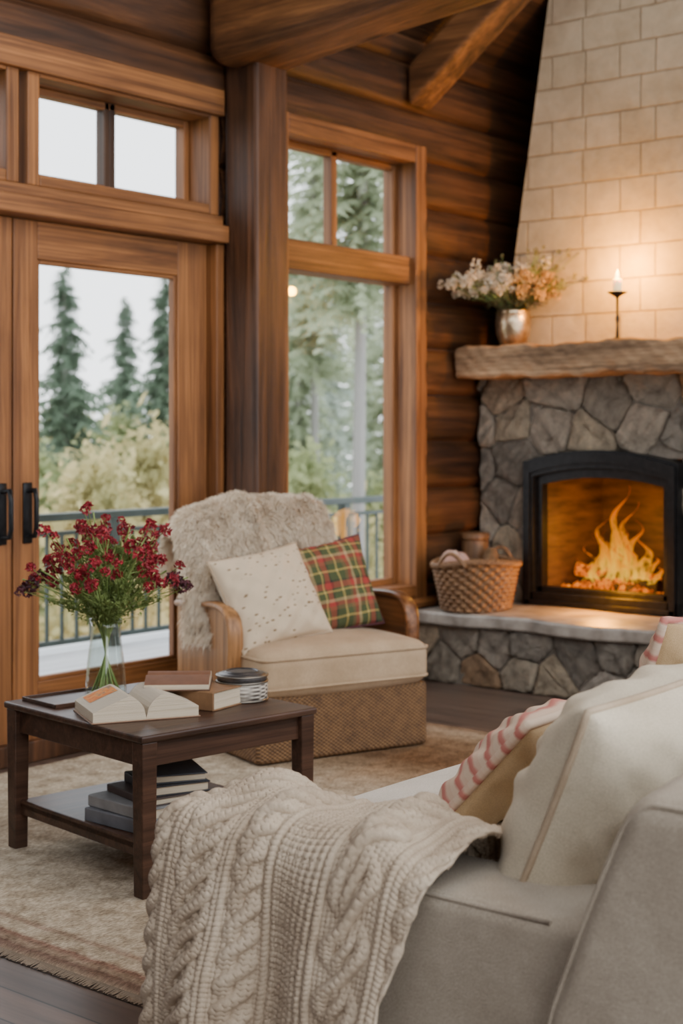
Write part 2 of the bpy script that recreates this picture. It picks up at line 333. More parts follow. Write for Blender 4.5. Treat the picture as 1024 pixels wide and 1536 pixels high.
window(2,2.72,3.94,2.455,2.985,.065,.035,[],[(3.3,.04,2.503,2.922,1)],'wood-framed transom window')
window(3,5.56,6.87,.455,3.05,.105,.035,[(2.25,2.41)],[(6.20,.05,2.41,2.946,1)],'tall orange-brown wood window with divided upper panes')
trim(4,[(5.50,6.93,4.92,5.0,.41,.46)],'wood window sill')
def door(i,u0,u1,s0,s1,hu):
    mb=MB(); y0,y1=5.0,5.06
    mb.box(u0,u0+s0,y0,y1,.03,2.315,.005,1); mb.box(u1-s1,u1,y0,y1,.03,2.315,.005,1)
    mb.box(u0+s0,u1-s1,y0,y1,2.15,2.315,.005,0); mb.box(u0+s0,u1-s1,y0,y1,.03,.33,.005,0)
    a,b=u0+s0,u1-s1
    for q in [(a,a+.018,.33,2.15),(b-.018,b,.33,2.15)]: mb.box(q[0],q[1],5.01,5.045,q[2],q[3],.004,1)
    mb.box(a+.018,b-.018,5.01,5.045,2.132,2.15,.004,0); mb.box(a+.018,b-.018,5.01,5.045,.33,.348,.004,0)
    o=struct(mb.obj('door_%d'%i,[M_fx,M_fz],smooth=False),'orange-brown wooden glazed patio door','door')
    g=MB(); g.add([(a+.012,5.025,.34),(b-.012,5.025,.34),(b-.012,5.025,2.14),(a+.012,5.025,2.14)],[(0,1,2,3)]); g.obj('glass_pane',[M_pane],parent=o,smooth=False)
    h=MB(); h.box(hu-.024,hu+.024,4.99,5.0,.93,1.19,.004)
    h.tube([(hu,4.99,1.155),(hu,4.945,1.16),(hu,4.935,1.12),(hu,4.935,1.0),(hu,4.945,.965),(hu,4.99,.96)],.011,10)
    o2=h.obj('door_handle',[M_black],parent=o); o2['label']='black iron pull handle'
door(1,3.95,5.115,.13,.195,4.02); door(2,2.74,3.942,.16,.13,3.885)

# ------------------------------------------------------------ deck, railing, outdoors
M_deck=pmat('deck_boards',[(.3,(.55,.56,.57)),(.7,(.72,.73,.74))],2,(1,14,1),rough=.7,bs=.2)
mb=MB(); DZ=.13
for k in range(12): mb.box(-1,12,5.24+k*.135,5.24+k*.135+.130,DZ-.05,DZ,.003)
struct(mb.obj('deck_floor',[M_deck],smooth=False),'pale weathered deck boards outside','floor')
rl=thing('deck_railing','dark green-grey metal balcony railing on the deck','railing',(0,6.6,DZ))
mb=MB(); mb.box(1.5,11,-.035,.035,.765,.81,.006); mb.obj('top_rail',[M_rail],parent=rl,smooth=False)
mb=MB(); mb.box(1.5,11,-.018,.018,.05,.08,.004); mb.box(1.5,11,-.018,.018,.68,.705,.004); mb.obj('lower_rail',[M_rail],parent=rl,smooth=False)
mb=MB(); mb.box(-.009,.009,-.009,.009,.08,.68,.002); b0=mb.obj('baluster',[M_rail],parent=rl,loc=(1.6,0,0),smooth=False)
for k in range(1,85):
    c=b0.copy(); c.location=(1.6+k*.11,0,0); COL.objects.link(c)
mb=MB(); mb.box(-.035,.035,-.035,.035,0,.765,.005); p0=mb.obj('railing_post',[M_rail],parent=rl,loc=(1.55,0,0),smooth=False)
for x in (3.75,5.95,8.15,10.35):
    c=p0.copy(); c.location=(x,0,0); COL.objects.link(c)
M_ground=pmat('forest_ground',[(.3,(.18,.20,.11)),(.7,(.38,.36,.23))],.5,rough=.95,bs=.3)
mb=MB(); n=30; gx=np.linspace(-70,110,n); gy=np.linspace(7.2,140,n); A,B=np.meshgrid(gx,gy,indexing='ij')
Z=-5.4+.3*np.sin(A*.2)*np.cos(B*.17)+np.clip((B-40)*.03,0,3)
mb.grid(np.stack([A,B,Z],-1)); struct(mb.obj('ground_outside',[M_ground]),'grassy forest ground below the deck','ground')
M_bark=pmat('bark',[(.3,(.17,.165,.155)),(.7,(.36,.345,.325))],6,(4,4,.6),rough=.95,bs=.6)
M_need=[leafmat('needles_%s'%n,[(.3,a),(.7,b)],1.5,t) for n,a,b,t in [('deep',(.15,.21,.15),(.30,.38,.27),.45),('mid',(.30,.35,.24),(.48,.53,.36),.5),('haze',(.46,.52,.46),(.60,.65,.57),.5)]]  # aerial haze is painted in by paling the needle colours
M_gold=[leafmat('golden_leaves',[(.3,(.42,.40,.20)),(.5,(.58,.50,.26)),(.7,(.72,.56,.29))],.9,.5),leafmat('soft_green_leaves',[(.3,(.34,.40,.20)),(.7,(.54,.54,.30))],.9,.5)]  # autumn leaf tones, lightened in colour to suggest outdoor haze
def conifer(seed,mat,rad=.14,bare=.0,lab='tall dark green conifer standing beyond the deck',lev=60,dens=9,tr_r=1.0,nw=.022,nn=8):
    r=random.Random(seed); fo=MB(); vs=[]; 
    for k in range(lev):
        f=k/lev; z=1-f*(1-bare)*.96; Rr=rad*(f**.72)*(.40+.80*r.random())+.006
        for j in range(r.randint(dens-2,dens+2)):
            az=r.random()*6.283; dx,dy=math.cos(az),math.sin(az); dr=.1+.55*r.random(); z0=z+r.uniform(-.010,.010)
            R2=Rr*(.5+.75*r.random())
            for q in range(nn):
                t0=(q+.3)/nn; cx,cy_,cz=dx*R2*t0,dy*R2*t0,z0-R2*dr*t0*t0; w=nw*(1.15-t0)*(.6+.8*r.random())+nw*.2; st=R2/nn*1.1
                for sg in (-1,1):
                    vs+=[(cx,cy_,cz),(cx+dx*st,cy_+dy*st,cz-dr*st),(cx-dy*sg*w+dx*w*.6,cy_+dx*sg*w+dy*w*.6,cz-w*(.2+1.3*r.random()))]
    fo.add(vs,np.arange(len(vs)).reshape(-1,3).tolist())
    e=thing('conifer_tree',lab,'tree',group='conifers outside')
    fo.obj('foliage',[mat],parent=e,smooth=False)
    tr=MB(); tr.tube([(0,0,0),(.003,0,.4),(-.002,.002,.8),(0,0,.99)],[.0115*tr_r,.009*tr_r,.005*tr_r,.001],8); tr.obj('trunk',[M_bark],parent=e)
    return e
T=[conifer(1,M_need[0],.175,lev=85,nw=.016,dens=10),conifer(2,M_need[1],.15,lev=85,dens=11,nw=.011,nn=11),conifer(3,M_need[1],.10,.56,'tall slender conifer with a bare grey trunk beyond the deck',60,8,.6,.009,10),conifer(4,M_need[2],.17,0,'distant conifer with haze-paled needles beyond the deck',70,9,1,.013,9)]
seen=set()
def plant(k,px,d,tip,base=-5.4):
    X,Y=site((px-512)/2200*d,d); h=tip-base
    if k not in seen:
        seen.add(k); t=T[k]; t.location=(X,Y,base); t.rotation_euler=(0,0,d); t.scale=(h,h,h)
    else: copy_thing(T[k],(X,Y,base),(0,0,d*1.7),(h,h,h))
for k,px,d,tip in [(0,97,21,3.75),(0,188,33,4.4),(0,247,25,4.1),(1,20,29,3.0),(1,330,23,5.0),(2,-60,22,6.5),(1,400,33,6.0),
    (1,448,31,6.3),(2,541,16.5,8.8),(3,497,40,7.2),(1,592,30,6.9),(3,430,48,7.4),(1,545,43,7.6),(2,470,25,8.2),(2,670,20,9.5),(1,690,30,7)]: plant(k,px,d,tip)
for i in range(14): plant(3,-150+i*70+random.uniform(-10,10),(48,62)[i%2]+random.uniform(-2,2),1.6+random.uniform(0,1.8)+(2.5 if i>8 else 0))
def bush(seed,mat,nl=7000):
    r=np.random.default_rng(seed); b=MB(); nc=46
    cz=r.random(nc)**.8; ang=r.random(nc)*6.28; rr=(1.05*(1-cz)**.7+.08)*r.random(nc)**.5
    cc=np.stack([rr*np.cos(ang),rr*np.sin(ang),-2.2+cz*3.9],1); k=r.integers(0,nc,nl); sz=.20+.22*r.random(nc)
    c=cc[k]+r.normal(size=(nl,3))*sz[k][:,None]*.62
    a=r.normal(size=(nl,3))*.034; bb=r.normal(size=(nl,3))*.034
    vs=np.stack([c-a,c+bb,c+a,c-bb],1).reshape(-1,3); b.add(vs.tolist(),(np.arange(nl*4).reshape(-1,4)).tolist())
    e=thing('autumn_tree','yellow-green autumn leafed small tree','tree',group='autumn trees outside')
    b.obj('leaves',[mat],parent=e,smooth=False)
    t=MB(); t.tube([(0,0,-4.6),(.05,0,-2),(0,0,.9)],[.10,.06,.015],8); t.obj('trunk',[M_bark],parent=e)
    return e
BS=[bush(5,M_gold[0]),bush(6,M_gold[1])]; seenb=set()
for k,px,d,z,s in [(0,135,16,-.75,.95),(0,225,18,-.6,1.05),(1,60,19,-.8,1.1),(1,180,25,-.6,1.2),(1,275,21,-.9,1.1),(1,350,20,-.8,1.2),(1,450,23,-1.0,1.1),(0,515,19,-1.6,1.0),(1,590,22,-1.3,1.1),(0,96,28,-.6,1.3)]:
    X,Y=site((px-512)/2200*d,d)
    if k not in seenb: seenb.add(k); BS[k].location=(X,Y,z)
    else: copy_thing(BS[k],(X,Y,z),(0,0,d),(s,s,s))

# ------------------------------------------------------------ fireplace
fp=thing('fireplace','stone fireplace with raised hearth, wood mantel and block chimney','fireplace',(7.4,3.9,0))
def fobj(mb,name,mats,label=None,smooth=True,parent=None):
    mb.v=[(x-7.4,y-3.9,z) for x,y,z in mb.v]; o=mb.obj(name,mats,parent=parent or fp,smooth=smooth)
    if label: o['label']=label
    return o
def clip(poly,a,b,c):
    out=[]
    for i in range(len(poly)):
        p,q=poly[i],poly[(i+1)%len(poly)]; fp_,fq=a*p[0]+b*p[1]-c,a*q[0]+b*q[1]-c
        if fp_<=0: out.append(p)
        if (fp_<0<fq) or (fq<0<fp_):
            t=fp_/(fp_-fq); out.append((p[0]+t*(q[0]-p[0]),p[1]+t*(q[1]-p[1])))
    return out
PAL=[(.52,.45,.36),(.62,.53,.42),(.40,.35,.29),(.64,.50,.35),(.70,.58,.42),(.56,.37,.22),(.50,.45,.38),(.64,.56,.45),(.70,.60,.46),(.44,.39,.33),(.56,.48,.38)]
def stones(mb,rect,sa,sb,mapf,h0,excl=None,seed=1,gap=.006,wj=.42):
    r=random.Random(seed); a0,a1,b0,b1=rect; pts=[]
    nb_=max(1,round((b1-b0)/sb)); 
    for j in range(nb_):
        na=max(1,round((a1-a0)/(sa*r.uniform(.75,1.3)))); off=r.random()
        for i in range(na+1):
            pts.append((a0+(i+off-.3+r.uniform(-wj,wj)*.8)*(a1-a0)/na,b0+(j+.5+r.uniform(-wj,wj))*(b1-b0)/nb_))
    for i,p in enumerate(pts):
        poly=[(a0,b0),(a1,b0),(a1,b1),(a0,b1)]
        for k,q in enumerate(pts):
            if k==i: continue
            dx,dy=q[0]-p[0],q[1]-p[1]; poly=clip(poly,dx,dy,dx*(p[0]+q[0])/2+dy*(p[1]+q[1])/2)
            if len(poly)<3: break
        if len(poly)<3: continue
        P=np.array(poly); c=P.mean(0); rad=np.linalg.norm(P-c,axis=1).mean()
        if rad<.03: continue
        P=c+(P-c)*(1-gap/rad)
        for k1 in (.09,.20):
            Q=np.roll(P,-1,axis=0); P=np.stack([P*(1-k1)+Q*k1,P*k1+Q*(1-k1)],1).reshape(-1,2)
        Q=np.roll(P,-1,axis=0); P=np.stack([P,(P+Q)/2],1).reshape(-1,2)
        P=P+np.array([[r.uniform(-.005,.005),r.uniform(-.005,.005)] for _ in P])
        if excl:
            e0,e1,f0,f1=excl
            if e0<c[0]<e1 and f0<c[1]<f1: continue
            for t in P:
                if e0<t[0]<e1 and f0<t[1]<f1:
                    ds=[(t[0]-e0,0),(e1-t[0],1),(f1-t[1],2)]; k=min(ds)[1]
                    if k==0: t[0]=e0
                    elif k==1: t[0]=e1
                    else: t[1]=f1
            c=P.mean(0)
        h=h0*r.uniform(.55,1.35); col=r.choice(PAL); g=r.uniform(.65,1.12); col=tuple(x*g for x in col)
        tx,ty=r.uniform(-.35,.35),r.uniform(-.35,.35); rings=[]; ph=[r.uniform(0,6) for _ in range(4)]
        for s_,hh in [(1,-.3),(.993,.55),(.967,.84),(.90,.97),(.76,1.02),(.55,1.05),(.3,1.06),(.02,1.06)]:
            Q=c+(P-c)*s_; rings.append([mapf(q[0],q[1],h*hh+ ((tx*(q[0]-c[0])+ty*(q[1]-c[1]))*.35+.007*math.sin(q[0]*38+ph[0])*math.sin(q[1]*41+ph[1])+.005*math.sin(q[0]*90+q[1]*60+ph[2])+r.uniform(-.0028,.0028))*(hh>.4)) for q in Q])
        mb.grid(np.array(rings),cv=True,col=col)
FX=7.42
mb=MB()
for q in [(FX-.02,8.19,4.55,4.93,.40,1.74),(FX-.02,8.19,2.9,3.61,.40,1.74),(FX-.02,8.19,3.61,4.55,1.26,1.74)]: mb.box(*q,0)
fobj(mb,'mortar_core',[M_mortar],smooth=False)
mb=MB(); stones(mb,(2.9,4.925,.40,1.745),.25,.225,lambda a,b,h:(FX-.012-h,a,b),.052,(3.62,4.54,.3,1.25),seed=33)
fobj(mb,'stone_surround',[M_stone],'angular grey and tan fieldstones')
mb=MB(); mb.box(6.78,8.19,2.4,4.93,0,.335,0); fobj(mb,'hearth_core',[M_mortar],smooth=False)
mb=MB(); stones(mb,(2.4,4.925,.0,.335),.30,.165,lambda a,b,h:(6.785-min(h,.055),a,b),.038,None,seed=14,wj=.3)
fobj(mb,'hearth_stones',[M_stone])
mb=MB()
def slabfn(P):
    Q=P.copy(); e=np.sin(P[...,1]*23)*.006+np.sin(P[...,1]*9+1)*.010; Q[...,0]+=np.where(P[...,0]<7,e,0); Q[...,2]+=.004*np.sin(P[...,0]*11)*np.sin(P[...,1]*7); return Q
mb.rbox(6.70,7.43,2.35,4.92,.33,.405,.018,fn=slabfn,nm=60); fobj(mb,'hearth_slab',[M_slab],'thick grey stone hearth slab')
mb=MB()
def manfn(P):
    Q=P.copy(); y=P[...,1]; z=P[...,2]
    Q[...,2]+=.004*np.sin(y*5.3)+.005*np.sin(y*19+z*9)-.004*(P[...,0]<7.3)*np.cos(y*9)+.003*np.sin(y*47); Q[...,0]+=.006*np.sin(y*6+1)+.006*np.sin(y*23+z*40)+.003*np.sin(y*61-z*70); return Q
mb.rbox(7.10,7.62,2.7,4.92,1.722,1.908,.022,fn=manfn,nm=90); fobj(mb,'mantel',[M_mantel],'rough hewn light brown timber mantel shelf')
mb=MB(); z0,z1=1.88,6.2; k=.157
def cy(z,s): return (4.81-k*(z-1.9)) if s else (2.95+k*(z-1.9))
v=[]; 
for z in (z0,4.5,z1):
    zz=min(z,5.2)
    v+= [(7.45,cy(zz,1),z),(7.45,cy(zz,0),z),(8.19,cy(zz,0),z),(8.19,cy(zz,1),z)]
f=[(0,1,2,3)[::-1]]
for a in (0,4): f+=[(a+i,a+(i+1)%4,a+4+(i+1)%4,a+4+i) for i in range(4)]
mb.add(v,f); fobj(mb,'chimney_breast',[M_brick],'tapering chimney of cream limewashed blocks',smooth=False)
cW=4.08
def arch(w,zs,zt,n=24):
    pts=[(cW+w,.405)]
    for i in range(n+1):
        t=-1+2*i/n; pts.append((cW-t*w,zs+(zt-zs)*(1-t*t)))
    pts.append((cW-w,.405)); return pts
def archring(mb,o,i,x0,x1):
    O=[(x0,p[0],p[1]) for p in o]; I=[(x0,p[0],p[1]) for p in i]; Ob=[(x1,)+p[1:] for p in O]; Ib=[(x1,)+p[1:] for p in I]
    mb.grid(np.array([Ob,O,I,Ib]),cu=True)
oa=arch(.49,1.235,1.305); ia=arch(.425,1.15,1.205); ib=arch(.385,1.105,1.15)
mb=MB(); archring(mb,oa,ia,7.295,7.46); archring(mb,arch(.475,1.22,1.29),arch(.44,1.17,1.235),7.282,7.31)
mb.box(7.295,7.46,cW-.49,cW+.49,.405,.485,.006); mb.box(7.282,7.31,cW-.475,cW+.475,.41,.44,.004)
fobj(mb,'fireplace_insert',[M_black],'black arched iron firebox door frame',smooth=False)
mb=MB(); archring(mb,ia,ib,7.335,7.40); mb.box(7.335,7.40,cW-.42,cW+.42,.48,.515,.004)
fobj(mb,'insert_door_frame',[M_black],smooth=False)
M_fbrick=pmat('sooty_firebrick',[(.3,(.025,.011,.005)),(.7,(.13,.065,.022))],5,(1,1,5),rough=.6,bs=.4)
mb=MB(); a0,a1=3.65,4.51
mb.add([(7.46,a0,.40),(7.46,a1,.40),(7.46,a1,1.26),(7.46,a0,1.26),(7.95,a0+.10,.40),(7.95,a1-.10,.40),(7.95,a1-.10,1.26),(7.95,a0+.10,1.26)],[(4,5,6,7),(0,1,5,4),(1,2,6,5),(2,3,7,6),(3,0,4,7)])
mb.box(7.5,7.85,3.8,4.42,.40,.46,.01)
fobj(mb,'firebox',[M_fbrick],'soot-darkened brick firebox lining',smooth=False)
M_char=pmat('charred_log',[(.40,(.012,.008,.006)),(.6,(.05,.03,.02))],10,rough=.95,bs=.8)
m,nt,b=mkmat('ember_glow'); f=noise(nt,coords(nt),38,5,.7)
b.inputs['Base Color'].default_value=(.02,.01,.005,1); nt.links.new(ramp(nt,f,[(.40,(.03,.0,.0)),(.50,(.7,.10,.0)),(.58,(1,.24,.003)),(.70,(1,.42,.02))]),b.inputs['Emission Color']); b.inputs['Emission Strength'].default_value=1.3
b.inputs['Roughness'].default_value=.9; bump(nt,b,f,.8,.02); M_ember=m
FY=.05
for i,(p,q,r) in enumerate([((7.60,3.80,.52),(7.66,4.34,.50),.045),((7.70,3.86,.55),(7.62,4.35,.60),.04),((7.56,4.24,.51),(7.74,3.91,.62),.038),((7.52,3.88,.50),(7.56,4.12,.53),.032)]):
    mb=MB(); P=[Vector(p).lerp(Vector(q),t/8)+Vector((random.uniform(-.006,.006),FY,random.uniform(-.006,.006))) for t in range(9)]
    c=P[4].copy(); mb.tube([x-c for x in P],[r*random.uniform(.85,1.1) for _ in P],12)
    tag(mb.obj('burning_log',[M_char if i!=1 else M_ember],loc=c),'charred split log burning in the firebox','firewood','logs in the fire')
mb=MB()
for i in range(210):
    a=random.gauss(0,.14); w=random.gauss(0,.05); s=random.uniform(.010,.024)
    bm=bmesh.new(); bmesh.ops.create_icosphere(bm,subdivisions=1,radius=s); vs=[(v.co.x+w*.8-.03,v.co.y+a*1.2,v.co.z*.8+.02+max(0,.09-abs(a)*.28)*random.random()) for v in bm.verts]; mb.add(vs,[[v.index for v in f.verts] for f in bm.faces]); bm.free()
tag(mb.obj('glowing_embers',[M_ember],loc=(7.60,4.09+FY,.462),smooth=False),'heap of glowing orange embers under the flames','embers',None,'stuff')
m,nt,b=mkmat('flame'); out=nt.nodes['Material Output']
tc=nd(nt,'ShaderNodeTexCoord'); s=nd(nt,'ShaderNodeSeparateXYZ',{0:tc.outputs['Generated']})
nf=noise(nt,coords(nt,(1,1,.35)),20,3,.5,.8)
zz=nd(nt,'ShaderNodeMath',{0:nf,1:.9},operation='MULTIPLY_ADD'); zz.inputs[2].default_value=-.45
za=nd(nt,'ShaderNodeMath',{0:s.outputs[2],1:zz.outputs[0]},operation='ADD')
lw=nd(nt,'ShaderNodeLayerWeight',{'Blend':.35}); tr=nd(nt,'ShaderNodeBsdfTransparent')
em=nd(nt,'ShaderNodeEmission',{'Color':ramp(nt,za.outputs[0],[(0,(1.25,.50,.01)),(.22,(1.5,.78,.04)),(.5,(1.15,.38,.002)),(.8,(.85,.17,.0)),(1,(.6,.09,.0))]),'Strength':1.0})
fa=ramp(nt,lw.outputs['Facing'],[(.08,(0,0,0)),(.65,(1,1,1))])
fb=ramp(nt,nf,[(.38,(1,1,1)),(.58,(0,0,0))])
mxf=nd(nt,'ShaderNodeMath',{0:fa,1:fb},operation='MAXIMUM')
mx=nd(nt,'ShaderNodeMixShader',{0:mxf.outputs[0],1:em.outputs[0],2:tr.outputs[0]}); nt.links.new(mx.outputs[0],out.inputs['Surface']); M_flame=m
fire=thing('fire','bright orange flames rising from burning logs','fire',(7.62,4.07+FY,.50))
for i,(dx,dy,h,r) in enumerate([(0,0,.60,.045),(.02,-.07,.40,.042),(-.02,.08,.44,.042),(.04,.13,.32,.038),(-.03,-.13,.32,.038),(-.06,.02,.34,.04),(.06,-.03,.50,.04),(.0,.18,.26,.033),(-.05,.12,.28,.033),(-.06,-.06,.28,.033),(0,-.19,.22,.033),(.02,.23,.17,.03),(-.03,-.24,.16,.03),(.08,.06,.36,.036),(.08,-.12,.34,.036)]):
    mb=MB(); n=26; ph=random.random()*6; rows=[]
    for k in range(n+1):
        t=k/n; rr=r*(math.sin(math.pi*min(1,t*1.0+.12)))**.8*(1-t)**.35+.001; ox=.035*math.sin(t*6+ph)*t; oy=(.05*math.sin(t*7.5+ph*1.7)+.018*math.sin(t*17+ph))*t
        rows.append([(ox+rr*math.cos(a)*.7*(1+.25*math.sin(3*a+t*6)),oy+rr*math.sin(a)*(1+.35*math.sin(2*a+t*9+ph)),t*h) for a in np.linspace(0,2*math.pi,16,endpoint=False)])
    mb.grid(np.array(rows),cv=True); mb.obj('flame',[M_flame],parent=fire,loc=(dx,dy,0))

# ------------------------------------------------------------ basket on hearth
BX,BY=6.93,4.65
bk=thing('wicker_basket','oval woven willow log basket on the stone hearth','basket',(BX,BY,.408),(0,0,.1))
def basket_surf(n=240,mz=80,H=.265,r0=.225,r1=.285,inn=0):
    th=np.linspace(0,2*np.pi,n,endpoint=False)[None,:]; t=np.linspace(0,1,mz)[:,None]
    rr=r0+(r1-r0)*t**1.1-inn; row=np.floor(t*11); ns=22
    amp=.015*np.sin(th*ns+np.pi*row)*np.abs(np.sin(np.pi*t*11))**.6+.006*np.abs(np.sin(np.pi*t*11))
    rr=rr+amp*(inn==0); P=np.stack([rr*np.cos(th),rr*.78*np.sin(th),t*H+0*th+.016*np.sin(2*th)*t],-1); return P
mb=MB(); mb.grid(basket_surf(),cv=True); mb.grid(basket_surf(60,10,inn=.012)[:,::-1],cv=True); mb.lathe([(.0,.006),(.18,.006)],32)
mb.obj('basket_body',[M_bask],parent=bk)
mb=MB(); 
for ph in (0,2.1,4.2): mb.tube([((.288+.012*math.cos(a*22+ph))*math.cos(a),(.225+.012*math.cos(a*22+ph))*math.sin(a),.268+.012*math.sin(a*22+ph)+.016*math.sin(2*a)) for a in np.linspace(0,2*math.pi,180,endpoint=False)],.009,6,closed=True)
mb.obj('basket_rim',[M_bask],parent=bk)
for sg in (-1,1):
    mb=MB(); mb.tube([(sg*(.282+.02*math.sin(t*math.pi)),(t-.5)*.17,.26+.07*math.sin(t*math.pi)) for t in np.linspace(0,1,14)],.011,8); mb.obj('basket_handle',[M_bask],parent=bk)
M_fw=wood('firewood_wood',(.13,.065,.028),(.42,.25,.12),'x',.8,.7,10,knots=False)
for i,(x,y,z,yaw,r) in enumerate([(.03,.06,.22,.3,.055),(-.05,-.06,.21,-.4,.05),(.09,-.03,.26,.5,.045)]):
    mb=MB(); mb.tube([(k*.035-.14,.004*math.sin(k),0) for k in range(9)],[r*(1+.06*math.sin(k*2)) for k in range(9)],10)
    o=mb.obj('firewood_log',[M_fw],loc=(BX+x,BY+y,.408+z),rot=(0,-.1*i,yaw)); tag(o,'split firewood piece inside the wicker basket','firewood','firewood in the basket')
M_pink=fabric('pink_cloth',(.50,.25,.19),(.66,.53,.43),200)
mb=MB(); th=np.linspace(0,2*np.pi,40,endpoint=False)[None,:]; t=np.linspace(0,1,16)[:,None]
P=np.stack([.10*np.sin(np.pi*t)**.6*np.cos(th)*(1+.15*np.sin(3*th)),.075*np.sin(np.pi*t)**.6*np.sin(th)*(1+.15*np.cos(4*th)),.11*(.5-.5*np.cos(np.pi*t))+.012*np.sin(5*th+t*5)],-1); mb.grid(P,cv=True)
tag(mb.obj('folded_cloth',[M_pink],loc=(6.79,4.72,.62),rot=(.2,.3,.4)),'cream and pink cloth bundled in the basket','cloth')
M_keg=wood('turned_wood',(.09,.042,.018),(.27,.14,.062),'z',.5,.3,10,knots=False)
kg=thing('wooden_canister','small round brown wooden canister behind the wicker basket','canister',(7.17,4.82,.408))
mb=MB(); mb.lathe([(0,0),(.078,0),(.084,.01),(.080,.36),(.078,.37),(0,.37)],32); mb.obj('canister_body',[M_keg],parent=kg)
mb=MB(); mb.lathe([(0,.371),(.084,.371),(.086,.38),(.084,.41),(.02,.416),(0,.416)],32); mb.obj('lid',[M_keg],parent=kg)

# ------------------------------------------------------------ candle holder
ch=thing('candle_holder','black iron candle holder with a lit pillar candle on the mantel','candle',(7.24,3.925,1.912))
mb=MB(); mb.lathe([(0,0),(.05,0),(.05,.006),(.03,.012),(.009,.02),(.007,.10),(.011,.12),(.007,.14),(.007,.235),(.02,.245),(.052,.262),(.055,.268),(.03,.262),(0,.26)],28); mb.obj('stand',[M_black],parent=ch)
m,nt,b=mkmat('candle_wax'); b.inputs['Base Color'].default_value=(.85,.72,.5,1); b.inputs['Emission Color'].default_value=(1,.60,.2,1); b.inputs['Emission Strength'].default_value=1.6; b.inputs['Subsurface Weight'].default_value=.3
mb=MB(); mb.lathe([(0,.262),(.025,.262),(.025,.335),(.02,.34),(0,.332)],20); mb.obj('candle',[m],parent=ch)
mb=MB(); mb.lathe([(.0005,0),(.008,.006),(.011,.016),(.007,.034),(.0005,.055)],12,c=(0,0,.336)); mb.obj('candle_flame',[emis('candle_flame',(1,.70,.22),14)],parent=ch)

# ------------------------------------------------------------ flowers
def petal_ball(mb,c,r,n,mat,psz=.5,rnd=random):
    for i in range(n):
        d=Vector((rnd.gauss(0,1),rnd.gauss(0,1),rnd.gauss(0,1)+.3)).normalized(); a=d.orthogonal().normalized(); a.rotate(Matrix.Rotation(rnd.random()*6.28,3,d)); b_=d.cross(a)
        p=Vector(c)+d*r*rnd.uniform(.55,1.0); s=r*psz*rnd.uniform(.7,1.2); k=d*s*.35
        mb.add([p-a*s*.3,p+b_*s*.5+k,p+a*s+k*1.6,p-b_*s*.5+k,p+a*s*.5+k*.3],[(0,1,4),(1,2,4),(2,3,4),(3,0,4)],mat)
def leaf(mb,p,d,L,W,mat=0):
    d=Vector(d).normalized(); s=d.cross(Vector((0,0,1)));
    if s.length<.05: s=Vector((1,0,0))
    s.normalize(); n=s.cross(d); p=Vector(p)
    mb.add([p,p+d*L*.4+s*W*.5+n*W*.15,p+d*L*.45,p+d*L*.4-s*W*.5+n*W*.15,p+d*L-n*L*.1],[(0,1,2),(0,2,3),(1,4,2),(2,4,3)],mat)
M_red=pmat('crimson_petals',[(.3,(.13,.005,.011)),(.7,(.42,.022,.035))],30,rough=.6,bs=0)
M_dred=pmat('dark_plum_petals',[(.3,(.03,.008,.012)),(.7,(.12,.02,.03))],30,rough=.6,bs=0)
M_green=leafmat('leaf_green',[(.3,(.12,.17,.045)),(.7,(.36,.44,.16))],20,.35)
M_stem=pmat('stem_green',[(.3,(.14,.22,.045)),(.7,(.34,.43,.13))],20,rough=.5,bs=0)
M_sage=leafmat('sage_leaves',[(.3,(.15,.14,.06)),(.7,(.36,.33,.17))],20,.3)
M_white=leafmat('cream_petals',[(.3,(.58,.48,.34)),(.7,(.84,.75,.59))],30,.25)
M_peach=leafmat('peach_petals',[(.3,(.45,.26,.09)),(.7,(.70,.47,.21))],30,.25)
def flower_variant(seed,tilt,neck,L,blooms,br,mats,leafm,name,label,group,foot=.025,leafL=.035,pn=16,fol=26,spr=.085):
    r=random.Random(seed); e=thing(name,label,'flower',group=group)
    t=R(tilt); d=Vector((math.sin(t),0,math.cos(t))); N=Vector((.008*math.sin(t)*3,0,neck))
    bend=[Vector((-foot*math.sin(t)*1.5,r.uniform(-.01,.01),.014)),N*.5+Vector((-foot*.4*math.sin(t),0,0)),N,N+d*L*.4+Vector((0,0,L*.08)),N+d*L*.75+Vector((0,r.uniform(-.01,.01),L*.06)),N+d*L]
    pth=smoothpath([x[:] for x in bend],2); mb=MB(); mb.tube(pth,.0030,5)
    heads=[]
    for i in range(blooms):
        b0=N+d*L*r.uniform(.35,.8); az=r.random()*6.28; sp=r.uniform(.2,1)*spr*(L/.3)
        h=N+d*L*r.uniform(.72,1.08)+Vector((math.cos(az)*sp,math.sin(az)*sp,r.uniform(-.03,.03))); heads.append(h)
        mb.tube([b0,(b0+h)/2+Vector((0,0,-.006)),h],.0014,4)
    mb.obj('stem',[M_stem],parent=e)
    fb=MB()
    for i in range(fol):
        b0=N+d*L*r.uniform(.08,.92)+Vector((r.gauss(0,.022),r.gauss(0,.022),r.gauss(0,.012)))
        leaf(fb,b0,(r.gauss(0,1)+d.x,r.gauss(0,1),r.gauss(0,.6)+.4),leafL*r.uniform(.6,1.3),leafL*.36)
    fb.obj('leaves',[leafm],parent=e,smooth=False)
    hb=MB()
    for h in heads: petal_ball(hb,h,br*r.uniform(.65,1.3),pn,0,.75,r)
    hb.obj('blossoms',[mats],parent=e,smooth=False)
    return e
def bouquet(base,specs,zrot0):
    for e,azs in specs:
        for i,a in enumerate(azs):
            rz=R(a+zrot0)
            if i==0: e.location=base; e.rotation_euler=(0,0,rz)
            else: copy_thing(e,base,(0,0,rz+.0),None)
VB=(3.395,3.80,.503)
rv=[]
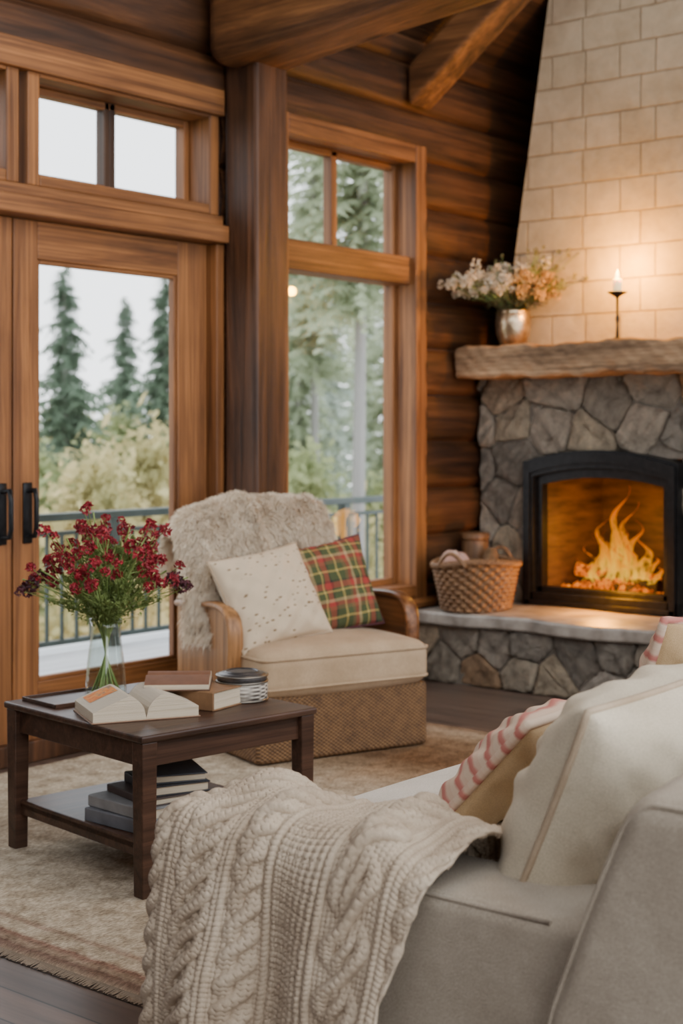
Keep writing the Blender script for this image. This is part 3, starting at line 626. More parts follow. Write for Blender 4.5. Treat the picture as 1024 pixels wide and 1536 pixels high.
for i,(tl,L,col,azs) in enumerate([(6,.38,M_red,[129]),(15,.34,M_red,[40,280]),(24,.32,M_red,[0,75,150,225,300]),(36,.29,M_red,[30,100,180,255,330]),(48,.27,M_red,[20,130,210,290]),(60,.30,M_dred,[129,-51]),(22,.24,M_green,[10,80,150,220,300]),(40,.20,M_green,[30,100,190,260,330]),(56,.15,M_green,[0,70,150,230,290]),(10,.27,M_green,[20,140,260])]):
    g=i<6
    e=flower_variant(20+i,tl,.25,L,7 if g else 12,.0165 if g else .007,col,M_green,'garden_flower','stem of small crimson blossoms in the glass vase' if i<5 else ('stem with dark plum seed heads in the glass vase' if g else 'leafy green filler sprig in the glass vase'),'flowers in the glass vase',.036,.026,26,30 if g else 110,.085 if g else .11)
    rv.append((e,azs))
bouquet(VB,rv,7)
mb=MB()
mb.lathe([(0,.0),(.062,.0),(.070,.008),(.071,.03),(.063,.12),(.052,.20),(.050,.235),(.056,.264),(.052,.262),(.046,.235),(.048,.20),(.059,.12),(.067,.03),(.064,.012),(0,.010)],40)
tag(mb.obj('glass_vase',[M_vglass],loc=(VB[0],VB[1],.5005)),'clear tapered glass vase full of green stems on the table','vase')
MBs=(7.27,4.62,1.912)
sv=[]
for i,(tl,L,col,azs,br,lm) in enumerate([(8,.28,M_white,[0,180],.026,M_sage),(28,.30,M_white,[20,150,270],.026,M_sage),(48,.30,M_white,[120,150,40],.028,M_sage),(64,.32,M_white,[145,165,200],.026,M_sage),(45,.25,M_peach,[-90,-60,-130],.028,M_sage),(62,.26,M_peach,[-85,-115],.028,M_sage),(35,.38,M_sage,[-80,-110,-50,60],.010,M_sage),(60,.34,M_sage,[-95,-70,160],.010,M_sage)]):
    e=flower_variant(60+i,tl,.19,L,9,br,col,lm,'dried_flower',('stem of airy cream blossoms in the brass vase' if col is M_white else 'peach blossom stem in the brass vase' if col is M_peach else 'wispy sage green sprig in the brass vase'),'flowers in the mantel vase',.02,.045,22,40,.12)
    sv.append((e,azs))
bouquet(MBs,sv,0)
M_silver=pmat('brass_glass',[(.3,(.30,.21,.12)),(.7,(.68,.54,.36))],18,rough=.28,bs=.3,metal=.9)
mb=MB(); mb.lathe([(0,0),(.07,0),(.078,.01),(.10,.07),(.106,.13),(.10,.18),(.092,.195),(.097,.205),(.09,.203),(.09,.19),(.095,.13),(.07,.02),(0,.015)],36)
tag(mb.obj('brass_vase',[M_silver],loc=(MBs[0],MBs[1],1.912)),'rounded warm brass metal vase on the timber mantel','vase')

# ------------------------------------------------------------ coffee table
TA=R(-8); F=Vector((3.0,3.2,0)); ex=Vector((math.cos(TA),math.sin(TA),0)); ey=Vector((-math.sin(TA),math.cos(TA),0))
TX,TY=.70,.80; tcn=F+ex*TX/2+ey*TY/2
tb=thing('coffee_table','dark walnut square coffee table with a lower shelf','table',tcn[:],(0,0,TA))
hx,hy=TX/2,TY/2
mb=MB(); mb.box(-hx,hx,-hy,hy,.478,.50,.006); mb.obj('table_top',[M_table],parent=tb,smooth=False)
mb=MB()
for s in (-1,1):
    mb.box(-hx+.03,hx-.03,s*(hy-.035)-.01,s*(hy-.035)+.01,.40,.478,.003); mb.box(s*(hx-.035)-.01,s*(hx-.035)+.01,-hy+.04,hy-.04,.40,.478,.003)
mb.obj('apron',[M_table],parent=tb,smooth=False)
mb=MB(); mb.box(-hx+.03,hx-.03,-hy+.03,hy-.03,.145,.168,.004); mb.box(-hx+.03,-hx+.05,-hy+.03,hy-.03,.125,.175,.004); mb.obj('lower_shelf',[M_table],parent=tb,smooth=False)
for sx in (-1,1):
    for sy in (-1,1):
        mb=MB(); cx,cy_=sx*(hx-.035),sy*(hy-.035)
        mb.box(-.028,.028,-.028,.028,0,.478,.004,fn=lambda v:(v.x*(.85+.3*v.z),v.y*(.85+.3*v.z),v.z)); mb.obj('leg',[M_table],parent=tb,loc=(cx,cy_,0.012),scale=(1,1,.975),smooth=False)
mb=MB()
for q in [(-.15,.15,.10,.105),(-.15,.15,-.105,-.10),(-.15,-.145,-.105,.105),(.145,.15,-.105,.105)]: mb.box(*q,0,.014,.002)
mb.box(-.15,.15,-.105,.105,0,.005,.001)
q=tcn+ex*(-.15)+ey*.26
tag(mb.obj('serving_tray',[M_table],loc=(q.x,q.y,.5005),rot=(0,0,TA),smooth=False),'shallow dark wooden tray on the coffee table','tray')
def cover_mat(name,c,rough=.6): return pmat(name,[(.3,tuple(x*.7 for x in c)),(.7,c)],18,rough=rough,bs=.15)
def book(name,label,loc,yaw,w,d,h,c,group,tilt=(0,0)):
    e=thing(name,label,'book',loc,(tilt[0],tilt[1],yaw),group); cm=cover_mat('cover_'+name,c)
    mb=MB(); t=.004
    mb.box(-w/2,w/2,-d/2,d/2,0,t,.0015); mb.box(-w/2,w/2,-d/2,d/2,h-t,h,.0015)
    mb.rbox(-w/2-.006,-w/2+.003,-d/2,d/2,0,h,.004,nm=3); mb.obj('cover',[cm],parent=e,smooth=False)
    mb=MB(); mb.box(-w/2+.003,w/2-.006,-d/2+.005,d/2-.005,t,h-t,.001); mb.obj('pages',[M_paper],parent=e,smooth=False); return e
def on_table(a,b,z): q=tcn+ex*a+ey*b; return (q.x,q.y,z)
shz=.169
zz=shz
for i,(w,d,h,c,a,b,yaw,lab) in enumerate([(.26,.31,.042,(.18,.18,.19),-.145,-.15,.12,'large grey hardback book on the lower shelf'),(.25,.30,.036,(.30,.29,.28),-.14,-.145,.06,'pale grey hardback book in the shelf stack'),(.22,.27,.024,(.09,.06,.05),-.11,-.155,-.1,'dark brown hardback book in the shelf stack'),(.19,.25,.032,(.03,.03,.035),-.085,-.165,-.25,'black hardback book in the shelf stack'),(.18,.23,.026,(.07,.07,.08),-.07,-.165,-.4,'charcoal hardback book on top of the shelf stack')]):
    book('hardback_book',lab,on_table(a,b,zz),TA+yaw,w,d,h,c,'books on the lower shelf'); zz+=h+.0005
M_page,nt,b=mkmat('printed_page')
tc=nd(nt,'ShaderNodeTexCoord'); s=nd(nt,'ShaderNodeSeparateXYZ',{0:tc.outputs['Object']})
ln=nd(nt,'ShaderNodeMath',{0:s.outputs[1],1:520.},operation='MULTIPLY'); sn=nd(nt,'ShaderNodeMath',{0:ln.outputs[0]},operation='SINE')
wn=noise(nt,coords(nt,(260,30,1)),1,2)
pr=nd(nt,'ShaderNodeMath',{0:sn.outputs[0],1:wn},operation='MULTIPLY')
nt.links.new(ramp(nt,pr.outputs[0],[(.16,(.68,.59,.46)),(.34,(.22,.19,.15))]),b.inputs['Base Color']); b.inputs['Roughness'].default_value=.8
def open_book(name,label,loc,yaw,w,d,h,c,top,tilt=(0,0)):
    e=thing(name,label,'book',loc,(tilt[0],tilt[1],yaw),'books on the table top'); cm=cover_mat('cover_'+name+label[:4],c)
    mb=MB(); mb.box(-w-.006,-.004,-d/2-.004,d/2+.004,0,.004,.0015); mb.box(.004,w+.006,-d/2-.004,d/2+.004,0,.004,.0015); mb.box(-.006,.006,-d/2-.004,d/2+.004,0,.004,.001); mb.obj('cover',[cm],parent=e,smooth=False)
    xs=np.concatenate([np.linspace(-w,0,22),np.linspace(0,w,22)[1:]]); a=np.abs(xs)/w; zt=.008+h*(np.minimum(a*3.2,1)**.5)*(1.05-.72*a**1.3)
    ys=np.linspace(-d/2,d/2,8); X,Y=np.meshgrid(xs,ys,indexing='ij'); Z=np.repeat(zt[:,None],8,1)
    mb=MB(); mb.grid(np.stack([X,Y,Z],-1),mat=1)
    for yy in (-d/2,d/2): mb.grid(np.stack([np.stack([xs,0*xs+yy,zt],-1),np.stack([xs,0*xs+yy,0*xs+.004],-1)],0))
    for xx,k in ((-w,0),(w,-1)): mb.grid(np.stack([np.stack([0*ys+xx,ys,0*ys+zt[k]],-1),np.stack([0*ys+xx,ys,0*ys+.004],-1)],0))
    mb.obj('pages',[M_paper,top],parent=e,smooth=False); return e
ob=open_book('open_book','open book with printed cream pages lying on the table',on_table(-.15,-.085,.5005),R(-28),.17,.25,.080,(.30,.17,.10),M_page)
def zat(x,w,h): a=abs(x)/w; return .008+h*(min(a*3.2,1)**.5)*(1.05-.72*a**1.3)
mb=MB(); xs=np.linspace(-.15,-.06,7); ys=np.linspace(.0,.105,3); X,Y=np.meshgrid(xs,ys,indexing='ij'); Z=np.array([[zat(x,.17,.080)+.0015 for _ in ys] for x in xs]); mb.grid(np.stack([X,Y,Z],-1))
o=mb.obj('page_illustration',[pmat('orange_print',[(.42,(.62,.16,.02)),(.5,(.75,.30,.06)),(.58,(.25,.16,.10))],30,rough=.7,bs=0)],parent=ob); o['label']='orange printed picture on the page'
book('leather_book','thick tan leather-bound book on the table',on_table(.105,-.085,.5005),TA+R(16),.18,.25,.062,(.26,.135,.06),'books on the table top')
open_book('open_journal','open brown leather journal resting on a thick book',on_table(.06,-.03,.563),TA+R(50),.125,.21,.034,(.12,.055,.028),cover_mat('brown_leaf',(.20,.085,.042)))
M_tin=woven_mat('woven_tin_band',(.08,.065,.055),(.62,.55,.45),34,75)
M_dark=pmat('pewter_dark',[(.3,(.05,.05,.05)),(.7,(.16,.15,.15))],20,rough=.35,bs=.2,metal=.7)
M_ring=pmat('silver_ring',[(.3,(.16,.145,.12)),(.7,(.30,.27,.23))],20,rough=.35,bs=.1,metal=.8)
tn=thing('trinket_tin','round lidded tin with woven silver bands on the table','tin',on_table(.258,-.12,.5005))
mb=MB(); mb.lathe([(0,0),(.078,0),(.085,.008),(.088,.03),(.086,.064),(.0,.064)],48); mb.obj('tin_body',[M_tin],parent=tn)
mb=MB(); 
for z in (.004,.064,.084): mb.lathe([(.080,z-.003),(.088,z-.003),(.090,z),(.088,z+.003),(.080,z+.003)],48)
mb.obj('metal_rings',[M_ring],parent=tn)
mb=MB(); mb.lathe([(0,.066),(.085,.066),(.085,.084),(.074,.092),(.03,.096),(0,.096)],48); mb.lathe([(.05,.094),(.055,.099),(.06,.094)],40); mb.obj('lid',[M_dark],parent=tn)

# ------------------------------------------------------------ rug
rx0,rx1,ry0,ry1=2.50,5.75,2.45,4.88
mb=MB(); xs=np.linspace(0,rx1-rx0,120); ys=np.linspace(0,ry1-ry0,90); X,Y=np.meshgrid(xs,ys,indexing='ij')
edge=np.minimum.reduce([X,Y,(rx1-rx0)-X,(ry1-ry0)-Y]); Z=.011*np.clip(edge/.012,0,1)**.5+.0008*np.sin(X*90)*np.sin(Y*80)
mb.grid(np.stack([X+.006*np.sin(Y*9),Y+.006*np.sin(X*7),Z+.001],-1)); rug=thing('area_rug','pale cream and tan woven rug with a faded border','rug',(rx0,ry0,0)); mb.obj('rug_pile',[M_rug],parent=rug)
mb=MB()
for i in range(620):
    y=i*(ry1-ry0)/620; L=random.uniform(.022,.034); dy=random.uniform(-.008,.008)
    mb.tube([(.004,y,.007),(-L*.5,y+dy*.4,.005),(-L,y+dy,.003)],[.0022,.002,.0015],4)
o=mb.obj('fringe',[fabric('rug_fringe',(.20,.15,.105),(.30,.23,.165))],parent=rug); o['kind']='stuff'

# ------------------------------------------------------------ armchair
AL=Vector((5.03,4.30,.012)); AA=R(-19.5)
ac=thing('armchair','beige upholstered armchair with oak arms and woven skirt','armchair',AL[:],(0,0,AA))
def aw(x,y,z): c,s=math.cos(AA),math.sin(AA); return (AL.x+c*x-s*y,AL.y+s*x+c*y,AL.z+z)
mb=MB(); mb.rbox(-.43,.43,-.35,.32,.005,.285,.02,nm=16); o=mb.obj('base',[M_wick],parent=ac); o['label']='brown woven wicker skirt base'
mb=MB(); mb.rbox(-.425,.425,-.385,.22,.287,.468,.055,puff=.038,nm=16); o=mb.obj('seat_cushion',[M_chair],parent=ac)
mb=MB()
for z in (.318,.442): 
    hx_,hy0,hy1=.424,-.384,.2; pts=[]
    for (cx,cy_,a0) in [(hx_-.05,hy0+.05,-90),(hx_-.05,hy1-.05,0),(-hx_+.05,hy1-.05,90),(-hx_+.05,hy0+.05,180)]:
        for k in range(6): a=R(a0+k*18); pts.append((cx+.05*math.cos(a),cy_+.05*math.sin(a),z))
    mb.tube(pts,.006,6,closed=True)
mb.obj('seat_piping',[M_chair],parent=ac)
BC=-.065; BW=.395
def backfn(P):
    Q=P.copy(); top=np.clip((P[...,2]-.75)/.3,0,1); Q[...,2]-=.07*np.abs((P[...,0]-BC)/BW)**3*top; Q[...,1]+=(P[...,2]-.4)*.11-.02*np.clip(1-((P[...,0]-BC)/BW)**2,0,1)*(P[...,1]<.25); return Q
mb=MB(); mb.rbox(BC-BW,BC+BW,.16,.345,.36,1.045,.085,fn=backfn,nm=18); mb.obj('backrest',[M_chair],parent=ac)
for sg in (-1,1):
    prof=smoothpath([(-.15,.27),(-.175,.40),(-.185,.53),(-.165,.60),(-.10,.632),(0,.636),(.16,.625),(.34,.61)],2)
    poly=[(a,b) for a,b in prof]+[(.34,.27)]
    mb=MB(); x0,x1=sg*.435,sg*.470; n=len(poly)
    vs=[(x0,a,b) for a,b in poly]+[(x1,a,b) for a,b in poly]; mb.add(vs,[tuple(range(n)),tuple(range(n,2*n))[::-1]]+[(i,(i+1)%n,n+(i+1)%n,n+i) for i in range(n)])
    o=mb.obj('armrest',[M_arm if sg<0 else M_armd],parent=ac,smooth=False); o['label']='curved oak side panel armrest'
    mb=MB(); pr,_=resample(prof,30); rows=[]
    for i in range(30):
        t=pr[min(i+1,29)]-pr[max(i-1,0)]; t/=np.linalg.norm(t); nrm=np.array([-t[1],t[0]])
        ring=[]
        for a in np.linspace(0,2*math.pi,14,endpoint=False):
            cx=.036*abs(math.cos(a))**.6*math.copysign(1,math.cos(a)); cn=.014*abs(math.sin(a))**.6*math.copysign(1,math.sin(a))+.010
            ring.append((sg*.452+cx,pr[i][0]+nrm[0]*cn,pr[i][1]+nrm[1]*cn))
        rows.append(ring)
    mb.grid(np.array(rows),cv=True)
    for rw in (rows[0],rows[-1]): mb.add(rw,[tuple(range(14))])
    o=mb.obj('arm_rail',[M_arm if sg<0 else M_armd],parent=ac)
sk=thing('sheepskin_throw','fluffy cream sheepskin draped over the armchair back','throw',AL[:],(0,0,AA))
nT,nS=70,80
tx=np.linspace(-.52,.215,nT)
P=np.zeros((nT,nS,3))
for i,x in enumerate(tx):
    xr=abs(x-BC)/BW
    topz=1.05-.07*min(1.1,xr)**3; low=.64+.05*math.sin(x*9+1)+(-.15*max(0,min(1,(-.26-x)/.08)))+.10*max(0,min(1,(x-.05)/.17))
    side=max(0,min(1,(-(x-BC)/BW-.90)/.28)) if x<BC else 0; fr=.14*math.exp(-((x+.46)/.10)**2); pf=.04*max(0,1-xr*xr)
    pts=[(.120-fr,low),(.135-fr*.6-pf,.78),(.155-fr*.15-pf,topz-.10),(.20,topz+.004),(.32,topz+.03),(.42,topz-.01),(.435,topz-.10),(.42,.78)]
    pts=[(a+(0.30-a)*side*.5,b-.05*side) for a,b in pts]
    q,_=resample(smoothpath(pts,2),nS); P[i,:,0]=x; P[i,:,1]=q[:,0]; P[i,:,2]=q[:,1]
P[...,2]+=.006*np.sin(P[...,0]*31)*np.sin(np.linspace(0,9,nS))[None,:]
def normals(P):
    a=np.gradient(P,axis=0); b=np.gradient(P,axis=1); n=np.cross(a,b); return n/np.maximum(np.linalg.norm(n,axis=-1,keepdims=True),1e-9)
Nn=normals(P); cen=np.array([0,.30,.85]); 
if (Nn*(P-cen)).sum()<0: Nn=-Nn
clump=rng.normal(size=(nT,nS)); 
for _ in range(4): clump=(clump+np.roll(clump,1,0)+np.roll(clump,1,1)+np.roll(clump,-1,0)+np.roll(clump,-1,1))/5*1.6
clump/=clump.std()
fold=np.exp(-((P[...,0]+.19-.14*(1.05-P[...,2]))/.022)**2)*.030
Pd=P+Nn*(.010+.006*clump[...,None]+fold[...,None])
mb=MB(); mb.grid(Pd); mb.obj('hide',[M_fur],parent=sk)
mb=MB(); ns=65000; ii=rng.random(ns)*(nT-1.01); jj=rng.random(ns)*(nS-1.01); i0=ii.astype(int); j0=jj.astype(int)
base=Pd[i0,j0]+(Pd[i0+1,j0]-Pd[i0,j0])*(ii-i0)[:,None]+(Pd[i0,j0+1]-Pd[i0,j0])*(jj-j0)[:,None]; nn=Nn[i0,j0]
g1,g2=rng.normal(size=(nT,nS)),rng.normal(size=(nT,nS))
for _ in range(3):
    g1=(g1+np.roll(g1,1,0)+np.roll(g1,1,1)+np.roll(g1,-1,0)+np.roll(g1,-1,1))/5; g2=(g2+np.roll(g2,1,0)+np.roll(g2,1,1)+np.roll(g2,-1,0)+np.roll(g2,-1,1))/5
g1/=g1.std(); g2/=g2.std()
cl=np.stack([g1[i0,j0],.4*g1[i0,j0],g2[i0,j0]*.6],-1)
dirn=nn*.9+.30*cl+.25*rng.normal(size=(ns,3))+np.array([0,0,-.45]); dirn/=np.linalg.norm(dirn,axis=1,keepdims=True)
Ls=(.024+.026*rng.random(ns))[:,None]; sd=np.cross(dirn,rng.normal(size=(ns,3))); sd/=np.linalg.norm(sd,axis=1,keepdims=True); w=.0017
m1=base+dirn*Ls*.6; tip=base+dirn*Ls+np.array([0,0,-.35])*Ls
V=np.stack([base-sd*w,base+sd*w,m1+sd*w*.8,m1-sd*w*.8,tip],1).reshape(-1,3); k=np.arange(ns)[:,None]*5
fc=[tuple(x) for x in (k+np.array([0,1,2,3])).tolist()]+[tuple(x) for x in (k+np.array([3,2,4])).tolist()]
mb.add(V.tolist(),fc); o=mb.obj('fleece',[M_fur],parent=sk); o['kind']='stuff'

# ------------------------------------------------------------ pillows
def pillow(name,label,loc,yaw,theta,roll,w,h,t,mf,mbk,mp,seed=1,group=None,pr=.006,sag=.07,wrk=1.0):
    r=np.random.default_rng(seed); n=61; u=np.linspace(-1,1,n); u=np.sign(u)*np.abs(u)**.8; U,Vv=np.meshgrid(u,u,indexing='ij')
    X=w/2*U*(1-sag*(1-Vv**2)); Y=h/2*Vv*(1-sag*(1-U**2)); ph=r.random(4)*6
    T=t*np.clip((1-U**2)*(1-Vv**2),0,1)**.42
    wr=.006*np.sin(U*9+Vv*4+ph[0])*np.sin(Vv*7+ph[1])+.004*np.sin((U-Vv)*14+ph[2])
    ang=np.arctan2(np.abs(Vv)-.0,np.abs(U)+1e-6); rc=np.sqrt(((1-np.abs(U))**2+(1-np.abs(Vv))**2))
    wr+=.010*np.sin(ang*16+ph[3])*np.exp(-rc/.35)
    wr*=np.clip((1-np.abs(U))*(1-np.abs(Vv))*10,0,1)*wrk
    mb=MB(); mb.grid(np.stack([X,Y,T+wr],-1),mat=0); mb.grid(np.stack([X,Y,-T+wr*.6],-1)[::-1],mat=1)
    M=Matrix.Translation(loc)@Matrix.Rotation(yaw,4,'Z')@Matrix.Rotation(theta,4,'X')@Matrix.Rotation(roll,4,'Z')
    o=mb.obj(name,[mf,mbk]); o.matrix_world=M; tag(o,label,'pillow',group)
    e=np.linspace(-1,1,24); per=[(a,-1) for a in e[:-1]]+[(1,a) for a in e[:-1]]+[(-a,1) for a in e[:-1]]+[(-1,-a) for a in e[:-1]]
    pts=[(w/2*a*(1-sag*(1-b*b)),h/2*b*(1-sag*(1-a*a)),0) for a,b in per]
    p=MB(); p.tube(pts,pr,7,closed=True); c=p.obj('piping',[mp]); c.parent=o; return o
m,nt,b=mkmat('speckled_linen'); v=coords(nt)
vo=nd(nt,'ShaderNodeTexVoronoi',{'Vector':coords(nt,(1,2.2,0)),'Scale':24.}); nn_=noise(nt,v,40,3)
ad=nd(nt,'ShaderNodeMath',{0:nn_,1:.25},operation='MULTIPLY'); ad2=nd(nt,'ShaderNodeMath',{0:vo.outputs['Distance'],1:ad.outputs[0]},operation='ADD')
nt.links.new(ramp(nt,ad2.outputs[0],[(.29,(.20,.12,.055)),(.36,(.62,.49,.34))]),b.inputs['Base Color']); b.inputs['Roughness'].default_value=.95
bump(nt,b,noise(nt,v,300,2),.3,.002); M_speck=m
def plaid():
    m,nt,b=mkmat('tartan_plaid'); tc=nd(nt,'ShaderNodeTexCoord'); s=nd(nt,'ShaderNodeSeparateXYZ',{0:tc.outputs['Object']})
    red=(.32,.04,.03); grn=(.06,.075,.028); drk=(.025,.022,.018); yel=(.48,.35,.10); tan=(.42,.29,.14); brn=(.17,.10,.04)
    st=[(0,red),(.13,drk),(.18,grn),(.36,yel),(.41,grn),(.54,brn),(.62,red),(.71,tan),(.78,grn),(.92,yel),(.96,grn)]
    cs=[]
    for i in (0,1):
        a=nd(nt,'ShaderNodeMath',{0:s.outputs[i],1:4.8},operation='MULTIPLY_ADD'); a.inputs[2].default_value=3.13
        fr=nd(nt,'ShaderNodeMath',{0:a.outputs[0]},operation='FRACT'); cs.append(ramp(nt,fr.outputs[0],st,'CONSTANT'))
    mx=nd(nt,'ShaderNodeMixRGB',{'Fac':.5,'Color1':cs[0],'Color2':cs[1]}); nt.links.new(mx.outputs['Color'],b.inputs['Base Color']); b.inputs['Roughness'].default_value=.95
    bump(nt,b,noise(nt,coords(nt),350,2),.4,.002); return m
M_plaid=plaid()
def stripes():
    m,nt,b=mkmat('red_striped_canvas'); tc=nd(nt,'ShaderNodeTexCoord'); s=nd(nt,'ShaderNodeSeparateXYZ',{0:tc.outputs['Object']})
    a=nd(nt,'ShaderNodeMath',{0:s.outputs[1],1:19.},operation='MULTIPLY_ADD'); a.inputs[2].default_value=20.
    f=nd(nt,'ShaderNodeMath',{0:noise(nt,coords(nt),30,3),1:.22},operation='MULTIPLY'); ad=nd(nt,'ShaderNodeMath',{0:a.outputs[0],1:f.outputs[0]},operation='ADD')
    fr=nd(nt,'ShaderNodeMath',{0:ad.outputs[0]},operation='FRACT')
    nt.links.new(ramp(nt,fr.outputs[0],[(0,(.60,.45,.33)),(.28,(.60,.45,.33)),(.42,(.44,.14,.11)),(.60,(.48,.18,.14)),(.76,(.58,.41,.30))]),b.inputs['Base Color']); b.inputs['Roughness'].default_value=.95
    bump(nt,b,noise(nt,coords(nt),300,2),.4,.002); return m
M_strip=stripes()
pillow('throw_pillow','cream pillow with small brown flecks on the armchair',aw(-.225,-.085,.67),AA+.02,R(62),R(9),.47,.44,.105,M_speck,M_cream,M_pipe,3,'pillows on the armchair')
pillow('throw_pillow','red and green tartan plaid pillow on the armchair',aw(.11,.035,.68),AA-.10,R(70),R(8),.52,.43,.10,M_plaid,M_plaid,M_dred,4,'pillows on the armchair')
pillow('sofa_pillow','large cream canvas pillow with piping on the sofa',(2.70,1.43,.67),math.pi,R(66),R(-2),.70,.52,.17,M_cream,M_cream,M_pipe,7,'pillows on the sofa',.007,.04,1.8)
pillow('sofa_pillow','tan pillow with a red and cream striped front on the sofa',(2.96,1.87,.61),math.pi+.08,R(47),R(0),.44,.41,.085,M_strip,M_tan,M_strip,9,'pillows on the sofa',.012,.03)
pillow('sofa_pillow','red and cream striped pillow at the far end of the sofa',(3.64,1.80,.69),math.pi,R(72),R(4),.46,.46,.08,M_strip,M_tan,M_strip,11,'pillows on the sofa',.012,.05)

# ------------------------------------------------------------ sofa
sf=thing('sofa','large light grey-beige linen sofa with boxy rounded arms','sofa',(3.7,1.7,0))
def sobj(mb,name,mats): mb.v=[(x-3.7,y-1.7,z) for x,y,z in mb.v]; return mb.obj(name,mats,parent=sf)
mb=MB(); mb.rbox(2.46,5.02,1.15,2.28,.06,.30,.03); sobj(mb,'base',[M_sofa])
for a,b_ in ((2.475,3.73),(3.735,5.0)):
    mb=MB(); mb.rbox(a,b_,1.25,2.385,.295,.465,.045,puff=.024,nm=18); sobj(mb,'seat_cushion',[M_seatf])
for a,b_ in ((2.205,2.47),(5.0,5.26)):
    mb=MB(); mb.rbox(a,b_,1.02,2.235,.05,.555,.035,nm=18); sobj(mb,'armrest',[M_sofa])
def sbk(P):
    Q=P.copy(); Q[...,1]-=np.clip(P[...,2]-.4,0,1)*.38; Q[...,2]-=.02*np.clip(1-(P[...,0]-2.15)/.2,0,1)*np.clip((P[...,2]-.6)/.2,0,1); return Q
mb=MB(); mb.rbox(2.14,5.28,1.02,1.31,.05,.83,.045,fn=sbk,nm=30); sobj(mb,'backrest',[M_sofa])
mb=MB()
def sb1(x,y,z): q=sbk(np.array([[x,y,z]]))[0]; return tuple(q)
pts=[sb1(2.151,1.298,z) for z in np.linspace(.10,.78,14)]+[sb1(2.153,y,.820) for y in np.linspace(1.27,1.06,6)]
mb.tube(smoothpath(pts,2),.005,6)
mb.tube([(2.214,y,.546) for y in np.linspace(1.33,2.20,8)],.0045,6)
sobj(mb,'piping',[M_sofa])
for a,b_ in ((3.12,4.0),(4.05,4.95)):
    mb=MB(); mb.rbox(a,b_,1.22,1.45,.45,.86,.09,puff=0,nm=14); sobj(mb,'back_cushion',[M_sofa])
for x in (2.3,5.15):
    for y in (1.15,2.15):
        mb=MB(); mb.lathe([(0,0),(.022,0),(.03,.06),(0,.06)],12,c=(x,y,0)); sobj(mb,'foot',[M_table])

# ------------------------------------------------------------ knit throw
nP,nQ=560,510
path,tt=resample(smoothpath([(2.494,.482),(2.496,.53),(2.48,.582),(2.42,.603),(2.30,.608),(2.205,.595),(2.172,.54),(2.162,.38),(2.145,.2),(2.12,.035)],3),nP)
p=tt[:,None]; Lp=tt[-1]
wr=1.535+.02*np.sin(p*7)+np.clip(p-.34,0,1)*.40-np.clip(p-.62,0,1)*.40; wl=2.375-.04*np.clip(p-.4,0,.3)
q=np.linspace(0,1,nQ)[None,:]; W=wr+(wl-wr)*q
Tw=np.clip((.50-p)/.16,0,1); Tw=Tw*Tw*(3-2*Tw); e=np.clip(W-2.225,0,1)
Wn=np.minimum(W,2.225)+Tw*.05*(1-np.exp(-e/.05))+(1-Tw)*e*.62
Uu=path[:,0][:,None]+(1-Tw)*e*.30; Zz=path[:,1][:,None]-Tw*e*.95
out=np.clip((p-.36)/.3,0,1)
fold=np.sin(W*15+p*1.8)+.6*np.sin(W*29-p*3.5+1)
Uu=Uu-.028*fold*out-.018*out
Zz=Zz+(1-out)*(.010*np.sin(W*21+p*9)+.008*np.sin(p*26+W*13)+.020*np.exp(-((W-1.63-.1*p)/.035)**2)+.026*np.exp(-((W-1.79+.2*p)/.035)**2)+.018*np.exp(-((W-1.95-.1*p)/.03)**2)+.018*np.exp(-((W-2.16)/.07)**2)+.008)
P=np.stack([Uu+0*Wn,Wn+0*Uu,Zz+0*Wn],-1); Nn=normals(P)
if Nn[nP//4,nQ//2,2]<0: Nn=-Nn
Qm=W-1.5+.012*np.sin(p*6); S=p+0*W
def cable(c,A,w,L,amp,strands=2,ph0=0):
    x=Qm-c; h=0*x
    for k in range(strands):
        ph=2*np.pi*(S/L+k/strands)+ph0; cx=A*np.sin(ph); g=np.clip(1-((x-cx)/w)**2,0,1)**.5*(.60+.40*np.cos(ph)); h=np.maximum(h,g)
    return amp*h
cab=np.zeros_like(Qm)
for a in [(.09,.020,.016,.115,.018),(.225,.043,.014,.20,.020),(.225,.016,.013,.10,.016),(.50,.018,.014,.10,.017),(.625,.046,.014,.22,.020),(.625,.046,.014,.22,.020,2,1.57),(.76,.020,.016,.115,.018)]: cab=np.maximum(cab,cable(*a))
for c in (.045,.135,.15,.30,.455,.548,.562,.69,.703,.81): cab=np.maximum(cab,.009*np.clip(1-((Qm-c)/.0055)**2,0,1)**.5)
gm=((Qm>.315)&(Qm<.44))
stitch=.0016*np.sin(2*np.pi*S/.0095+np.abs(((Qm/.0105)%1)-.5)*6)+.0008*np.sin(2*np.pi*Qm/.0105)
H=cab+stitch*(.6+.5*(cab<.002))+gm*(.0040*np.abs(np.sin(np.pi*S/.012))+.005*np.abs(np.sin(np.pi*Qm/.022)))
rib=np.clip((S-(Lp-.12))/.01,0,1); H=H*(1-rib)+rib*(.009*np.abs(np.sin(np.pi*Qm/.022))+.3*stitch)
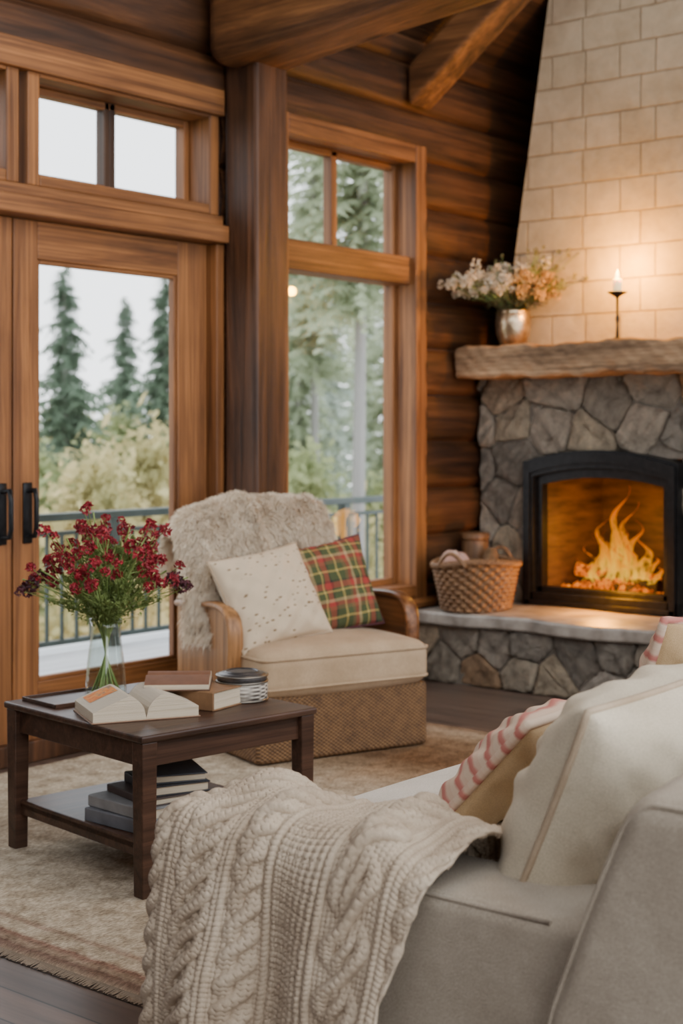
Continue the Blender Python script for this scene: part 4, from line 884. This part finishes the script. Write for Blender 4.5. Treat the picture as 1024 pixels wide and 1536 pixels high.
eb=np.clip(np.minimum(q,1-q)/.010,0,1)+0*p; H=H*eb+.009*(1-eb)
P=P+Nn*(H+.004)[...,None]
mb=MB(); mb.grid(P); kt=mb.obj('knit_throw',[M_knit]); tag(kt,'chunky cream cable-knit wool throw draped over the sofa arm','throw')
sm=kt.modifiers.new('thick','SOLIDIFY'); sm.thickness=.006; sm.offset=-1

# ------------------------------------------------------------ lights, world, camera
def light(name,kind,loc,energy,col,size=.1,rot=(0,0,0),sy=None):
    l=bpy.data.lights.new(name,kind); l.energy=energy; l.color=col
    if kind=='AREA':
        l.size=size
        if sy: l.shape='RECTANGLE'; l.size_y=sy
    else: l.shadow_soft_size=size
    o=bpy.data.objects.new(name,l); COL.objects.link(o); o.location=loc; o.rotation_euler=rot; return o
light('fire_light','POINT',(7.58,4.12,.80),11,(1,.40,.02),.10)
light('hearth_glow_fill','POINT',(7.18,4.0,.60),20,(1,.36,.01),.08)  # added point light outside the insert, stands in for firelight on the hearth
light('candle_light','POINT',(7.25,3.925,2.33),42,(1,.42,.012),.03)
light('warm_fill_light','AREA',(4.2,2.0,4.4),35,(1,.74,.48),1.2)  # unseen overhead area light, added as warm fill for the interior
w=bpy.data.worlds.new('World'); bpy.context.scene.world=w; w.use_nodes=True; nt=w.node_tree; bg=nt.nodes['Background']
tc=nd(nt,'ShaderNodeTexCoord'); s=nd(nt,'ShaderNodeSeparateXYZ',{0:tc.outputs['Generated']})
nt.links.new(ramp(nt,s.outputs[2],[(0,(.96,.97,1)),(.5,(.88,.93,1))]),bg.inputs['Color']); bg.inputs['Strength'].default_value=3.4
cam=bpy.data.cameras.new('Camera'); co=bpy.data.objects.new('Camera',cam); COL.objects.link(co)
co.location=(0,0,1.4); co.rotation_euler=(R(90),0,-math.atan2(.776,.6307))
cam.sensor_fit='VERTICAL'; cam.sensor_height=36; cam.lens=51.6; cam.shift_y=-.0768
cam.dof.use_dof=True; cam.dof.focus_distance=3.9; cam.dof.aperture_fstop=3.2
bpy.context.scene.camera=co
